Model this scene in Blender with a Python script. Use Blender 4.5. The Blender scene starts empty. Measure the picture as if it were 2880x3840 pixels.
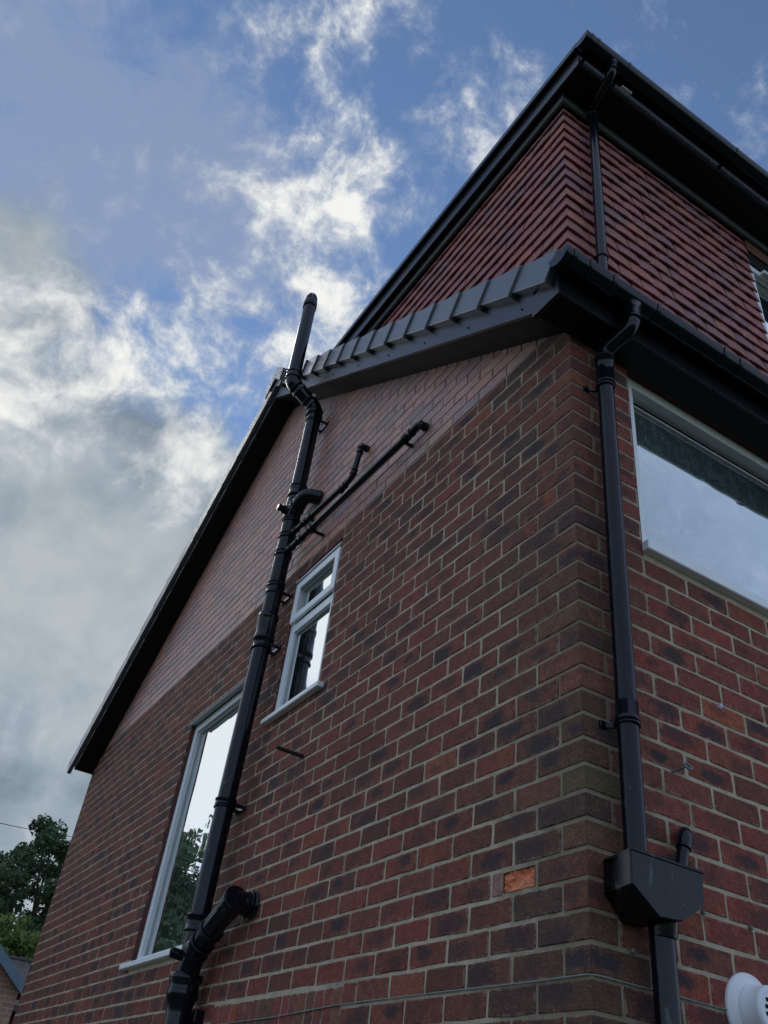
import bpy, bmesh, math, random
from mathutils import Vector, Matrix
random.seed(11)
R = random.uniform
sc = bpy.context.scene
ZG = 4.55          # lifts every height below (0 = topmost corner joint of the brickwork) so that the ground is z = 0

# ------------------------------------------------------------------ camera
CAM = (-1.74619, -1.87045, -2.84668)
RX = (0.844495, -0.524365, 0.108947)
DN = (0.394188, 0.470863, -0.789242)
FW = (0.362552, 0.709457, 0.604340)
FPX = 3203.34
cd = bpy.data.cameras.new('camera'); cam = bpy.data.objects.new('camera', cd)
sc.collection.objects.link(cam); sc.camera = cam
cd.sensor_fit = 'VERTICAL'; cd.sensor_height = 36.0; cd.lens = FPX / 3840 * 36.0
cd.clip_start = 0.05; cd.clip_end = 2000
cam.matrix_world = Matrix(((RX[0], -DN[0], -FW[0], CAM[0]), (RX[1], -DN[1], -FW[1], CAM[1]),
                           (RX[2], -DN[2], -FW[2], CAM[2] + ZG), (0, 0, 0, 1)))

# ------------------------------------------------------------------ node helpers
class NT:
    def __init__(s, tree): s.t = tree; s.n = tree.nodes; s.l = tree.links
    def new(s, typ, **kw):
        nd = s.n.new(typ)
        for k, v in kw.items(): setattr(nd, k, v)
        return nd
    def put(s, sock, v):
        if v is None: return
        if hasattr(v, 'is_output') or isinstance(v, bpy.types.NodeSocket): s.l.new(v, sock)
        else: sock.default_value = v
    def math(s, op, a, b=None, c=None, clamp=False):
        nd = s.new('ShaderNodeMath', operation=op); nd.use_clamp = clamp
        s.put(nd.inputs[0], a); s.put(nd.inputs[1], b)
        if c is not None: s.put(nd.inputs[2], c)
        return nd.outputs[0]
    def vmath(s, op, a, b=None, out=0):
        nd = s.new('ShaderNodeVectorMath', operation=op)
        s.put(nd.inputs[0], a); s.put(nd.inputs[1], b)
        return nd.outputs[out]
    def noise(s, vec, scale, detail=4, rough=0.55, dist=0.0, lac=2.0):
        nd = s.new('ShaderNodeTexNoise'); s.put(nd.inputs['Vector'], vec)
        nd.inputs['Scale'].default_value = scale; nd.inputs['Detail'].default_value = detail
        nd.inputs['Roughness'].default_value = rough; nd.inputs['Distortion'].default_value = dist
        nd.inputs['Lacunarity'].default_value = lac
        return nd.outputs['Fac']
    def smooth(s, v, lo, hi, a=0.0, b=1.0):
        nd = s.new('ShaderNodeMapRange', interpolation_type='SMOOTHSTEP')
        s.put(nd.inputs[0], v); nd.inputs[1].default_value = lo; nd.inputs[2].default_value = hi
        nd.inputs[3].default_value = a; nd.inputs[4].default_value = b
        return nd.outputs[0]
    def mix(s, f, a, b, blend='MIX'):
        nd = s.new('ShaderNodeMix', data_type='RGBA', blend_type=blend)
        s.put(nd.inputs[0], f); s.put(nd.inputs[6], a); s.put(nd.inputs[7], b)
        return nd.outputs[2]
    def ramp(s, f, stops):
        nd = s.new('ShaderNodeValToRGB'); s.put(nd.inputs[0], f)
        e = nd.color_ramp.elements
        while len(e) < len(stops): e.new(0.5)
        for i, (p, c) in enumerate(stops): e[i].position = p; e[i].color = (*c, 1)
        return nd.outputs[0]
    def sep(s, v):
        nd = s.new('ShaderNodeSeparateXYZ'); s.put(nd.inputs[0], v); return nd.outputs
    def comb(s, x, y, z):
        nd = s.new('ShaderNodeCombineXYZ')
        s.put(nd.inputs[0], x); s.put(nd.inputs[1], y); s.put(nd.inputs[2], z); return nd.outputs[0]
    def bump(s, h, dist, strength=1.0, normal=None):
        nd = s.new('ShaderNodeBump'); s.put(nd.inputs['Height'], h)
        nd.inputs['Distance'].default_value = dist; nd.inputs['Strength'].default_value = strength
        if normal is not None: s.l.new(normal, nd.inputs['Normal'])
        return nd.outputs[0]

# ------------------------------------------------------------------ sky: clear blue with drifting cloud
SUN = Vector((0.05, 0.77, 0.635)).normalized()
w = bpy.data.worlds.new('World'); sc.world = w; w.use_nodes = True
w.cycles.sampling_method = 'MANUAL'; w.cycles.sample_map_resolution = 256
nt = NT(w.node_tree); nt.n.clear()
sky = nt.new('ShaderNodeTexSky', sky_type='NISHITA'); sky.sun_disc = False
sky.sun_elevation = math.asin(SUN.z); sky.sun_rotation = math.atan2(SUN.x, SUN.y)
sky.air_density = 1.0; sky.dust_density = 0.0; sky.ozone_density = 3.0
D = nt.vmath('NORMALIZE', nt.new('ShaderNodeTexCoord').outputs['Generated'])
warp = nt.new('ShaderNodeTexNoise'); warp.inputs['Scale'].default_value = 5.0; warp.inputs['Detail'].default_value = 3
warp.inputs['Roughness'].default_value = 0.6
nt.l.new(D, warp.inputs['Vector'])
wv = nt.vmath('SUBTRACT', warp.outputs['Color'], (0.5, 0.5, 0.5))
off = nt.vmath('SCALE', wv); off.node.inputs['Scale'].default_value = 0.075
DW = nt.vmath('NORMALIZE', nt.vmath('ADD', D, off))
def blobs(lst):
    tot = None
    for (x, y, z, rad, wt) in lst:
        v = Vector((x, y, z)).normalized(); k = 1.0 / (1 - math.cos(math.radians(rad)))
        d = nt.vmath('DOT_PRODUCT', DW, tuple(v), out='Value')
        e = nt.math('EXPONENT', nt.math('MULTIPLY_ADD', d, k, -k))
        tot = nt.math('MULTIPLY', e, wt) if tot is None else nt.math('MULTIPLY_ADD', e, wt, tot)
    return tot
n1 = nt.noise(DW, 8.0, 8, 0.57, 0.0)
n2 = nt.noise(DW, 34.0, 5, 0.65, 0.0)
gv = nt.noise(DW, 5.0, 4, 0.5)
white = blobs([(0.085, 0.395, 0.915, 3.4, .40), (0.125, 0.445, 0.885, 4.6, .52), (0.115, 0.505, 0.855, 4.2, .46), (0.17, 0.545, 0.82, 4.2, .44),
               (0.225, 0.585, 0.778, 4.6, .36), (0.225, 0.40, 0.885, 3.2, .34), (0.275, 0.345, 0.90, 3.6, .36),
               (0.285, 0.47, 0.835, 4.0, .46), (0.045, 0.69, 0.722, 4.4, .42), (0.13, 0.665, 0.735, 5.0, .48), (0.22, 0.65, 0.728, 5.5, .34),
               (0.115, 0.75, 0.65, 5.5, .62), (0.0, 0.745, 0.667, 4.6, .50), (-0.07, 0.79, 0.61, 5.0, .46), (0.14, 0.80, 0.585, 3.0, .42),
               (0.08, 0.955, 0.28, 8, .34), (-0.30, 0.86, 0.40, 15, 1.25), (-0.36, 0.74, 0.56, 11, .8), (-0.16, 0.55, 0.82, 8, -.45), (0.0, 0.60, 0.80, 5, -.22), (0.05, 0.87, 0.49, 6, -.25)])
grey = blobs([(-0.12, 0.73, 0.68, 5.0, 1.0), (0.10, 0.825, 0.556, 5.5, 1.0), (0.0, 0.85, 0.52, 8, .9), (0.11, 0.907, 0.405, 9, .9),
              (0.1, 0.943, 0.30, 14, 1.1), (0.30, 0.88, 0.36, 12, .8)])
haze = blobs([(-0.10, 0.64, 0.765, 9, .95), (0.04, 0.60, 0.80, 7, .75), (-0.16, 0.58, 0.80, 8, .45), (0.16, 0.60, 0.785, 8, .3)])
away = nt.smooth(nt.vmath('DOT_PRODUCT', D, tuple(Vector(FW).normalized()), out='Value'), 0.84, 0.5)
c1 = nt.math('MULTIPLY_ADD', n1, 4.6, -2.3)
c2 = nt.math('MULTIPLY_ADD', n2, 2.3, -1.15)
fine = nt.math('ADD', c1, c2)
m2 = nt.smooth(nt.math('ADD', nt.math('MULTIPLY_ADD', away, 0.05, grey), nt.math('MULTIPLY', c1, 0.40)), 0.10, 0.85)
calm = nt.math('MULTIPLY', nt.math('MULTIPLY_ADD', away, -0.88, 1.0), nt.math('MULTIPLY_ADD', m2, -0.40, 1.0))
m1 = nt.smooth(nt.math('ADD', nt.math('MULTIPLY_ADD', away, 0.80, white), nt.math('MULTIPLY', fine, calm)), -0.02, 1.55)
m3 = nt.smooth(nt.math('MULTIPLY_ADD', fine, 0.55, haze), 0.0, 1.0)
col = nt.mix(nt.math('MULTIPLY', m3, 0.70), sky.outputs[0], (2.3, 2.85, 4.1, 1))
greyc = nt.ramp(nt.math('MULTIPLY_ADD', n1, 0.9, nt.math('MULTIPLY_ADD', gv, 1.3, -0.60)), [(0.28, (1.5, 1.85, 2.05)), (0.50, (2.5, 2.95, 3.25)), (0.76, (3.9, 4.2, 4.25))])
col = nt.mix(nt.math('MULTIPLY', m2, 0.93), col, greyc)
whitec = nt.ramp(m1, [(0.25, (3.8, 4.2, 4.9)), (0.6, (5.4, 5.7, 5.9)), (0.98, (7.5, 7.5, 7.2))])
whitec = nt.mix(nt.math('MULTIPLY', away, 0.8), whitec, (5.5, 7.0, 9.8, 1))
col = nt.mix(nt.math('MULTIPLY', m1, 0.96), col, whitec)
bg = nt.new('ShaderNodeBackground'); bg.inputs['Strength'].default_value = 0.125
nt.l.new(col, bg.inputs['Color'])
nt.l.new(bg.outputs[0], nt.new('ShaderNodeOutputWorld').inputs['Surface'])

sd = bpy.data.lights.new('sun', 'SUN'); sd.energy = 1.0; sd.angle = math.radians(18); sd.color = (1.0, 0.95, 0.88)
so = bpy.data.objects.new('sun', sd); sc.collection.objects.link(so)
so.rotation_euler = (-SUN).to_track_quat('-Z', 'Y').to_euler(); so.location = (0, 8, 20)

sc.view_settings.view_transform = 'Standard'; sc.view_settings.look = 'None'
sc.view_settings.exposure = 0.0; sc.view_settings.gamma = 1.0; sc.view_settings.use_curve_mapping = False
sc.cycles.max_bounces = 4; sc.cycles.diffuse_bounces = 3; sc.cycles.glossy_bounces = 3; sc.cycles.transmission_bounces = 2; sc.cycles.caustics_reflective = False

# ------------------------------------------------------------------ materials
def mat(name):
    m = bpy.data.materials.new(name); m.use_nodes = True
    t = NT(m.node_tree); t.n.clear()
    b = t.new('ShaderNodeBsdfPrincipled'); o = t.new('ShaderNodeOutputMaterial')
    t.l.new(b.outputs[0], o.inputs['Surface'])
    return m, t, b
def simple(name, col, rough=0.5, spec=0.5, var=0.15, scale=8.0, bump=0.0, bscale=120.0, rvar=0.0, coord='Object'):
    m, t, b = mat(name)
    P = t.new('ShaderNodeTexCoord').outputs[coord]
    n = t.noise(P, scale, 5, 0.6)
    c = t.mix(n, tuple(x * (1 - var) for x in col) + (1,), tuple(min(1, x * (1 + var)) for x in col) + (1,))
    t.l.new(c, b.inputs['Base Color'])
    if rvar: t.put(b.inputs['Roughness'], t.math('MULTIPLY_ADD', t.noise(P, scale * 3, 4, .6), rvar * 2, rough - rvar))
    else: b.inputs['Roughness'].default_value = rough
    b.inputs['Specular IOR Level'].default_value = spec
    if bump: t.l.new(t.bump(t.noise(P, bscale, 3, .6), bump), b.inputs['Normal'])
    return m

def brick_material(name, fresh=False):
    m, t, b = mat(name)
    at = t.new('ShaderNodeAttribute', attribute_name='tint'); pa = t.new('ShaderNodeAttribute', attribute_name='par')
    uv = t.sep(t.new('ShaderNodeUVMap', uv_map='face').outputs[0])
    rnd = at.outputs['Alpha']
    vec = t.comb(t.math('MULTIPLY_ADD', rnd, 53.0, uv[0]), t.math('MULTIPLY_ADD', rnd, 91.0, uv[1]), t.math('MULTIPLY', rnd, 17.0))
    nm = t.noise(vec, 30.0, 4, 0.65); nf = t.noise(vec, 150.0, 3, 0.75); nc = t.noise(vec, 80.0, 4, 0.7)
    c = t.mix(1.0, at.outputs['Color'], t.ramp(nm, [(0.25, (0.62, 0.62, 0.64)), (0.75, (1.3, 1.25, 1.2))]), 'MULTIPLY')
    if fresh:
        drag = t.noise(t.vmath('MULTIPLY', vec, (1.0, 0.06, 1.0)), 170.0, 3, 0.7)
        wob = t.noise(t.vmath('MULTIPLY', vec, (0.5, 1.0, 1.0)), 120.0, 2, 0.6, 1.5)
        h = t.math('ADD', t.math('MULTIPLY', drag, 0.8), t.math('MULTIPLY', wob, 0.5))
        c = t.mix(1.0, c, t.ramp(drag, [(0.3, (0.72, 0.72, 0.74)), (0.7, (1.22, 1.2, 1.18))]), 'MULTIPLY')
        pc = (0.22, 0.145, 0.135, 1)
    else:
        h = t.math('ADD', t.math('MULTIPLY', nc, 0.9), t.math('MULTIPLY', nf, 0.5))
        c = t.mix(1.0, c, t.ramp(nf, [(0.34, (0.62, 0.62, 0.62)), (0.68, (1.42, 1.38, 1.34))]), 'MULTIPLY')
        pc = (0.040, 0.028, 0.033, 1)
    sp = t.sep(pa.outputs['Vector'])
    du = t.math('DIVIDE', t.math('SUBTRACT', uv[0], sp[1]), t.math('MULTIPLY', pa.outputs['Alpha'], 1.7))
    dv = t.math('DIVIDE', t.math('SUBTRACT', uv[1], sp[2]), t.math('MULTIPLY', pa.outputs['Alpha'], 0.75))
    dd = t.math('SQRT', t.math('ADD', t.math('MULTIPLY', du, du), t.math('MULTIPLY', dv, dv)))
    dd = t.math('ADD', dd, t.math('MULTIPLY_ADD', nm, 1.3, -0.65))
    pm = t.math('MULTIPLY', t.smooth(dd, 1.15, 0.45), sp[0])
    c = t.mix(pm, c, pc)
    if not fresh:
        fleck = t.smooth(nf, 0.58, 0.74)
        c = t.mix(t.math('MULTIPLY', fleck, 0.42), c, (0.46, 0.28, 0.22, 1))
        si = t.sep(t.new('ShaderNodeAttribute', attribute_name='siz').outputs['Vector'])
        ed = t.math('MINIMUM', t.math('SUBTRACT', si[0], t.math('ABSOLUTE', uv[0])), t.math('SUBTRACT', si[1], t.math('ABSOLUTE', uv[1])))
        ed = t.math('SUBTRACT', ed, t.math('ADD', t.math('MULTIPLY_ADD', nc, 0.014, -0.008), t.math('MULTIPLY_ADD', nm, 0.024, -0.0115)))
        smear = t.math('MULTIPLY', t.smooth(ed, 0.0024, -0.0014), 0.45)
        soot = t.smooth(t.noise(vec, 9.0, 5, 0.65), 0.5, 0.75)
        c = t.mix(t.math('MULTIPLY', soot, 0.35), c, (0.05, 0.038, 0.036, 1))
    if not fresh: c = t.mix(smear, c, (0.34, 0.28, 0.21, 1))
    grime = t.smooth(t.noise(t.vmath('MULTIPLY', t.new('ShaderNodeNewGeometry').outputs['Position'], (4.5, 4.5, 0.7)), 1.0, 5, 0.65), 0.46, 0.72)
    c = t.mix(t.math('MULTIPLY', grime, 0.18 if fresh else 0.34), c, (0.045, 0.032, 0.026, 1))
    t.l.new(c, b.inputs['Base Color'])
    b.inputs['Roughness'].default_value = 0.42 if fresh else 0.80
    b.inputs['Specular IOR Level'].default_value = 0.65 if fresh else 0.3
    t.l.new(t.bump(h, 0.0034 if not fresh else 0.0026), b.inputs['Normal'])
    return m
M_BRICK = brick_material('old_brick'); M_NEW = brick_material('new_brick', True)

def mortar_material(name, c0, c1, stain=False):
    m, t, b = mat(name)
    P = t.new('ShaderNodeTexCoord').outputs['Object']
    n = t.noise(P, 14.0, 6, 0.65); f = t.noise(P, 300.0, 3, 0.6)
    c = t.mix(t.smooth(n, 0.3, 0.7), (*c0, 1), (*c1, 1))
    c = t.mix(t.math('MULTIPLY', t.smooth(t.noise(P, 2.6, 5, 0.7), 0.50, 0.74), 0.60), c, tuple(x * .34 for x in c0) + (1,))
    c = t.mix(t.math('MULTIPLY', t.smooth(f, .45, .7), 0.35), c, tuple(x * .55 for x in c0) + (1,))
    if stain:
        g = t.sep(t.new('ShaderNodeNewGeometry').outputs['Position'])
        d = t.math('ADD', t.math('MAXIMUM', g[0], g[1]), t.math('MULTIPLY_ADD', t.noise(P, 5.0, 4, 0.65), 1.1, -0.55))
        c = t.mix(t.math('MULTIPLY', t.smooth(d, 0.55, 0.05), 0.62), c, (0.14, 0.105, 0.07, 1))
    t.l.new(c, b.inputs['Base Color']); b.inputs['Roughness'].default_value = 0.95
    b.inputs['Specular IOR Level'].default_value = 0.1
    t.l.new(t.bump(t.math('ADD', f, t.noise(P, 70.0, 4, .6)), 0.004), b.inputs['Normal'])
    return m
M_MORT = mortar_material('lime_mortar', (0.46, 0.385, 0.275), (0.62, 0.53, 0.40), True)
M_MORTNEW = mortar_material('brown_mortar', (0.25, 0.175, 0.15), (0.36, 0.27, 0.23))

def tile_material():
    m, t, b = mat('clay_tile')
    at = t.new('ShaderNodeAttribute', attribute_name='tint')
    P = t.new('ShaderNodeUVMap', uv_map='face').outputs[0]
    vec = t.vmath('ADD', P, t.comb(t.math('MULTIPLY', at.outputs['Alpha'], 71.0), t.math('MULTIPLY', at.outputs['Alpha'], 31.0), 0.0))
    n = t.noise(vec, 16.0, 5, 0.6); f = t.noise(vec, 420.0, 3, .6)
    c = t.mix(1.0, at.outputs['Color'], t.ramp(n, [(0.25, (0.72, 0.72, 0.76)), (0.75, (1.25, 1.2, 1.16))]), 'MULTIPLY')
    c = t.mix(1.0, c, t.ramp(f, [(0.35, (0.85, 0.85, 0.85)), (0.65, (1.13, 1.13, 1.13))]), 'MULTIPLY')
    t.l.new(c, b.inputs['Base Color']); b.inputs['Roughness'].default_value = 0.7; b.inputs['Specular IOR Level'].default_value = 0.35
    t.l.new(t.bump(f, 0.0012), b.inputs['Normal'])
    return m
M_TILE = tile_material()

def pvc_material(name, col, rough, worn=0.0, dusty=0.0, spec=0.32):
    m, t, b = mat(name)
    P = t.new('ShaderNodeTexCoord').outputs['Object']
    n = t.noise(P, 7.0, 6, 0.65); st = t.noise(t.vmath('MULTIPLY', P, (1, 1, 0.12)), 45.0, 5, 0.65)
    c = t.mix(t.math('MULTIPLY', t.smooth(st, .52, .75), dusty), (*col, 1), (0.16, 0.17, 0.18, 1))
    if worn:
        wn = t.smooth(t.noise(t.vmath('MULTIPLY', P, (1, 1, 0.35)), 22.0, 6, 0.6, 0.6), 0.62, 0.68)
        c = t.mix(t.math('MULTIPLY', wn, worn), c, (0.16, 0.175, 0.185, 1))
    t.l.new(c, b.inputs['Base Color'])
    t.put(b.inputs['Roughness'], t.math('MULTIPLY_ADD', n, 0.16, rough - 0.08))
    b.inputs['Specular IOR Level'].default_value = spec
    t.l.new(t.bump(t.noise(P, 60.0, 4, .6), 0.0004), b.inputs['Normal'])
    return m
M_PVC = pvc_material('black_pvc', (0.003, 0.005, 0.009), 0.16, 0.0, 0.02)
M_PVCOLD = pvc_material('weathered_black_paint', (0.003, 0.005, 0.010), 0.18, 0.30, 0.04)
M_GUT = pvc_material('gutter_black_pvc', (0.003, 0.006, 0.011), 0.17, 0.0, 0.02)
M_BOARD = pvc_material('black_upvc_board', (0.007, 0.008, 0.010), 0.26, 0.0, 0.02, 0.45)
M_SOFF = pvc_material('black_soffit', (0.004, 0.004, 0.005), 0.5, 0.0, 0.01, 0.25)
M_CAP = pvc_material('slate_grey_verge_plastic', (0.115, 0.122, 0.135), 0.30, 0.0, 0.08, 0.55)
M_TRIM = simple('grey_trim', (0.10, 0.11, 0.12), 0.6, 0.3, .2, 10)
M_WHITE = simple('white_upvc', (0.86, 0.87, 0.88), 0.38, 0.5, .05, 6, rvar=.08)
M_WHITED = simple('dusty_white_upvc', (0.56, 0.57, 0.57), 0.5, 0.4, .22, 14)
M_SEAL = simple('dark_gasket', (0.03, 0.034, 0.034), 0.5, 0.4)
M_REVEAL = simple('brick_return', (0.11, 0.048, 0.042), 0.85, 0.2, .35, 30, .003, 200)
M_DARK = simple('dark_void', (0.01, 0.01, 0.012), 0.9, 0.1)
M_TIMBER = simple('bare_timber', (0.15, 0.075, 0.045), 0.8, 0.2, .3, 20, .001, 80)
M_FELT = simple('black_felt', (0.02, 0.02, 0.022), 0.9, 0.1)
M_ROOFTILE = simple('slate_grey_roof_tile', (0.06, 0.062, 0.068), 0.7, 0.3, .3, 6, .003, 90)
M_RUST = simple('rusted_iron', (0.035, 0.024, 0.022), 0.75, 0.3, .5, 60, .002, 300)
M_GALV = simple('dull_galvanised_steel', (0.16, 0.17, 0.17), 0.5, 0.5, .3, 90)
M_FLUE = simple('white_flue_plastic', (0.78, 0.79, 0.82), 0.42, 0.5, .05, 12)
M_CHIP = simple('raw_orange_brick', (0.72, 0.25, 0.13), 0.95, 0.1, .40, 60, .006, 120)
M_WIRE = simple('faded_green_wire', (0.20, 0.23, 0.21), 0.7, 0.2, .3, 40)
M_LABEL = simple('pale_sticker', (0.6, 0.62, 0.62), 0.6, 0.2)
M_SPOT = simple('white_paint_splash', (0.55, 0.55, 0.62), 0.8, 0.2)

def glass_material(name, base, textured=0.0, wav=0.0):
    m = bpy.data.materials.new(name); m.use_nodes = True
    t = NT(m.node_tree); t.n.clear()
    P = t.new('ShaderNodeTexCoord').outputs['Object']
    dif = t.new('ShaderNodeBsdfPrincipled')
    dif.inputs['Roughness'].default_value = 0.35; dif.inputs['Specular IOR Level'].default_value = 0.3
    v = t.new('ShaderNodeTexVoronoi', feature='DISTANCE_TO_EDGE'); v.inputs['Scale'].default_value = 26.0
    pw = t.vmath('ADD', t.vmath('MULTIPLY', P, (1, 1, 0.4)), t.vmath('SCALE', t.new('ShaderNodeTexNoise').outputs['Color']))
    t.l.new(pw, v.inputs['Vector'])
    ridge = t.smooth(v.outputs[0], 0.10, 0.0)
    n = t.noise(t.vmath('MULTIPLY', P, (1, 1, 0.45)), 30.0, 5, .6, 1.0)
    c = t.mix(t.math('MULTIPLY', t.smooth(n, .42, .72), textured), (*base, 1), tuple(min(1, x * 3.2 + .015) for x in base) + (1,))
    t.l.new(c, dif.inputs['Base Color'])
    t.l.new(t.bump(t.math('ADD', n, t.math('MULTIPLY', ridge, .4)), 0.01), dif.inputs['Normal'])
    gl = t.new('ShaderNodeBsdfGlossy'); gl.inputs['Roughness'].default_value = 0.012
    gl.inputs['Color'].default_value = (0.93, 0.97, 0.97, 1)
    if wav: t.l.new(t.bump(t.noise(P, 2.2, 2, .5), wav), gl.inputs['Normal'])
    fr = t.new('ShaderNodeFresnel'); fr.inputs['IOR'].default_value = 1.52
    k = t.math('MULTIPLY', fr.outputs[0], 6.2); k = t.math('MINIMUM', k, 0.93)
    mx = t.new('ShaderNodeMixShader'); t.l.new(k, mx.inputs[0]); t.l.new(dif.outputs[0], mx.inputs[1]); t.l.new(gl.outputs[0], mx.inputs[2])
    t.l.new(mx.outputs[0], t.new('ShaderNodeOutputMaterial').inputs['Surface'])
    return m
M_GLASS = glass_material('obscured_glass', (0.070, 0.110, 0.100), 0.9, 0.004)
M_GLASSB = glass_material('frosted_bathroom_glass', (0.14, 0.20, 0.20), 0.45, 0.003)

# ------------------------------------------------------------------ mesh helpers (all heights in the house frame; ZG is added on build)
ORG = {}
def tag(o, label=None, cat=None, group=None, kind=None):
    if label: o['label'] = label
    if cat: o['category'] = cat
    if group: o['group'] = group
    if kind: o['kind'] = kind
    return o
def empty(name, loc, parent=None):
    o = bpy.data.objects.new(name, None); sc.collection.objects.link(o); o.empty_display_size = 0.2
    p = Vector(loc) + Vector((0, 0, ZG)); ORG[o] = p
    if parent: o.parent = parent; o.location = p - ORG[parent]
    else: o.location = p
    return o
class MB:
    def __init__(s): s.v = []; s.f = []; s.m = []; s.sm = []; s.uv = {}; s.tint = None; s.par = None; s.siz = None
    def add(s, vs, fs, mi=0, smooth=False):
        b = len(s.v); s.v += [tuple(p) for p in vs]
        for f in fs: s.f.append([b + i for i in f]); s.m.append(mi); s.sm.append(smooth)
        return b
    def box(s, lo, hi, ch=0.0, mp=None, mi=0):
        c = [(lo[i] + hi[i]) / 2 for i in range(3)]; h = [abs(hi[i] - lo[i]) / 2 for i in range(3)]
        ch = min(ch, min(h) * .6)
        vs = []; fs = []
        if ch <= 0:
            for x in (-1, 1):
                for y in (-1, 1):
                    for z in (-1, 1): vs.append((c[0] + x * h[0], c[1] + y * h[1], c[2] + z * h[2]))
            fs = [(0, 1, 3, 2), (4, 6, 7, 5), (0, 4, 5, 1), (2, 3, 7, 6), (0, 2, 6, 4), (1, 5, 7, 3)]
        else:
            idx = {}
            for x in (-1, 1):
                for y in (-1, 1):
                    for z in (-1, 1):
                        for a in range(3):
                            sg = (x, y, z)
                            idx[(sg, a)] = len(vs)
                            vs.append(tuple(c[i] + sg[i] * (h[i] if i == a else h[i] - ch) for i in range(3)))
            for a in range(3):
                o1, o2 = [i for i in range(3) if i != a]
                for sa in (-1, 1):
                    q = []
                    for s1, s2 in ((-1, -1), (1, -1), (1, 1), (-1, 1)):
                        sg = [0, 0, 0]; sg[a] = sa; sg[o1] = s1; sg[o2] = s2; q.append(idx[(tuple(sg), a)])
                    fs.append(q)
            for a in range(3):
                o1, o2 = [i for i in range(3) if i != a]
                for s1 in (-1, 1):
                    for s2 in (-1, 1):
                        A = [0, 0, 0]; A[a] = -1; A[o1] = s1; A[o2] = s2; B = list(A); B[a] = 1
                        fs.append([idx[(tuple(A), o1)], idx[(tuple(B), o1)], idx[(tuple(B), o2)], idx[(tuple(A), o2)]])
            for x in (-1, 1):
                for y in (-1, 1):
                    for z in (-1, 1): fs.append([idx[((x, y, z), a)] for a in range(3)])
        if mp: vs = [mp(*p) for p in vs]
        s.add(vs, fs, mi); return s
    def prism(s, poly, axis, a, b, mi=0):
        # poly: points in the two other axes (in order), extruded along axis from a to b
        def P(q, t):
            r = list(q); r.insert(axis, t); return tuple(r)
        n = len(poly)
        vs = [P(q, a) for q in poly] + [P(q, b) for q in poly]
        fs = [list(range(n))[::-1], list(range(n, 2 * n))] + [[i, (i + 1) % n, n + (i + 1) % n, n + i] for i in range(n)]
        s.add(vs, fs, mi); return s
    def tube(s, path, r, seg=20, cap0=True, cap1=True, mi=0, wall=0.0):
        path = [Vector(p) for p in path]; n = len(path)
        rr = r if isinstance(r, (list, tuple)) else [r] * n
        tans = []
        for i in range(n):
            a = path[max(0, i - 1)]; b = path[min(n - 1, i + 1)]; tans.append((b - a).normalized())
        ref = Vector((0, 0, 1)) if abs(tans[0].z) < .9 else Vector((1, 0, 0))
        u = tans[0].cross(ref).normalized()
        rings = []
        for i in range(n):
            u = (u - tans[i] * u.dot(tans[i])).normalized(); v = tans[i].cross(u)
            rings.append([path[i] + (u * math.cos(2 * math.pi * k / seg) + v * math.sin(2 * math.pi * k / seg)) * rr[i] for k in range(seg)])
        vs = [p for rg in rings for p in rg]
        fs = [[i * seg + k, i * seg + (k + 1) % seg, (i + 1) * seg + (k + 1) % seg, (i + 1) * seg + k] for i in range(n - 1) for k in range(seg)]
        s.add(vs, fs, mi, True)
        if cap0: s.add(rings[0], [list(range(seg))[::-1]], mi)
        if cap1: s.add(rings[-1], [list(range(seg))], mi)
        return s
    def profile(s, pts, axis_pts, closed=True, mi=0, smooth=True):
        pass
    def build(s, name, mats, parent=None, origin=None, fix=False, kind=None):
        if not isinstance(mats, (list, tuple)): mats = [mats]
        if origin is None:
            n = max(1, len(s.v)); xs = [p[0] for p in s.v]; ys = [p[1] for p in s.v]; zs = [p[2] for p in s.v]
            origin = ((min(xs) + max(xs)) / 2, (min(ys) + max(ys)) / 2, min(zs))
        ox, oy, oz = origin
        me = bpy.data.meshes.new(name)
        me.from_pydata([(x - ox, y - oy, z - oz) for x, y, z in s.v], [], s.f)
        for m in mats: me.materials.append(m)
        me.polygons.foreach_set('material_index', s.m); me.polygons.foreach_set('use_smooth', s.sm)
        if s.uv:
            l = me.uv_layers.new(name='face'); buf = []
            for f in s.f:
                for i in f: buf += list(s.uv.get(i, (0, 0)))
            l.data.foreach_set('uv', buf)
        for nm, dat in (('tint', s.tint), ('par', s.par), ('siz', s.siz)):
            if dat:
                a = me.attributes.new(nm, 'FLOAT_COLOR', 'POINT'); a.data.foreach_set('color', [x for t in dat for x in t])
        if fix:
            bm = bmesh.new(); bm.from_mesh(me); bmesh.ops.recalc_face_normals(bm, faces=bm.faces[:]); bm.to_mesh(me); bm.free()
        me.validate(); me.update()
        o = bpy.data.objects.new(name, me); sc.collection.objects.link(o)
        p = Vector((ox, oy, oz + ZG)); ORG[o] = p
        if parent: o.parent = parent; o.location = p - ORG[parent]
        else: o.location = p
        if kind: o['kind'] = kind
        return o
def fillet(pts, r, n=6):
    pts = [Vector(p) for p in pts]; out = [pts[0]]
    for i in range(1, len(pts) - 1):
        a, b, c = pts[i - 1], pts[i], pts[i + 1]
        d1 = (a - b); d2 = (c - b); rr = min(r, d1.length * .49, d2.length * .49)
        p1 = b + d1.normalized() * rr; p2 = b + d2.normalized() * rr
        for k in range(n + 1):
            t = k / n; out.append(p1 * (1 - t) ** 2 + b * 2 * t * (1 - t) + p2 * t * t)
    out.append(pts[-1]); return out
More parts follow.
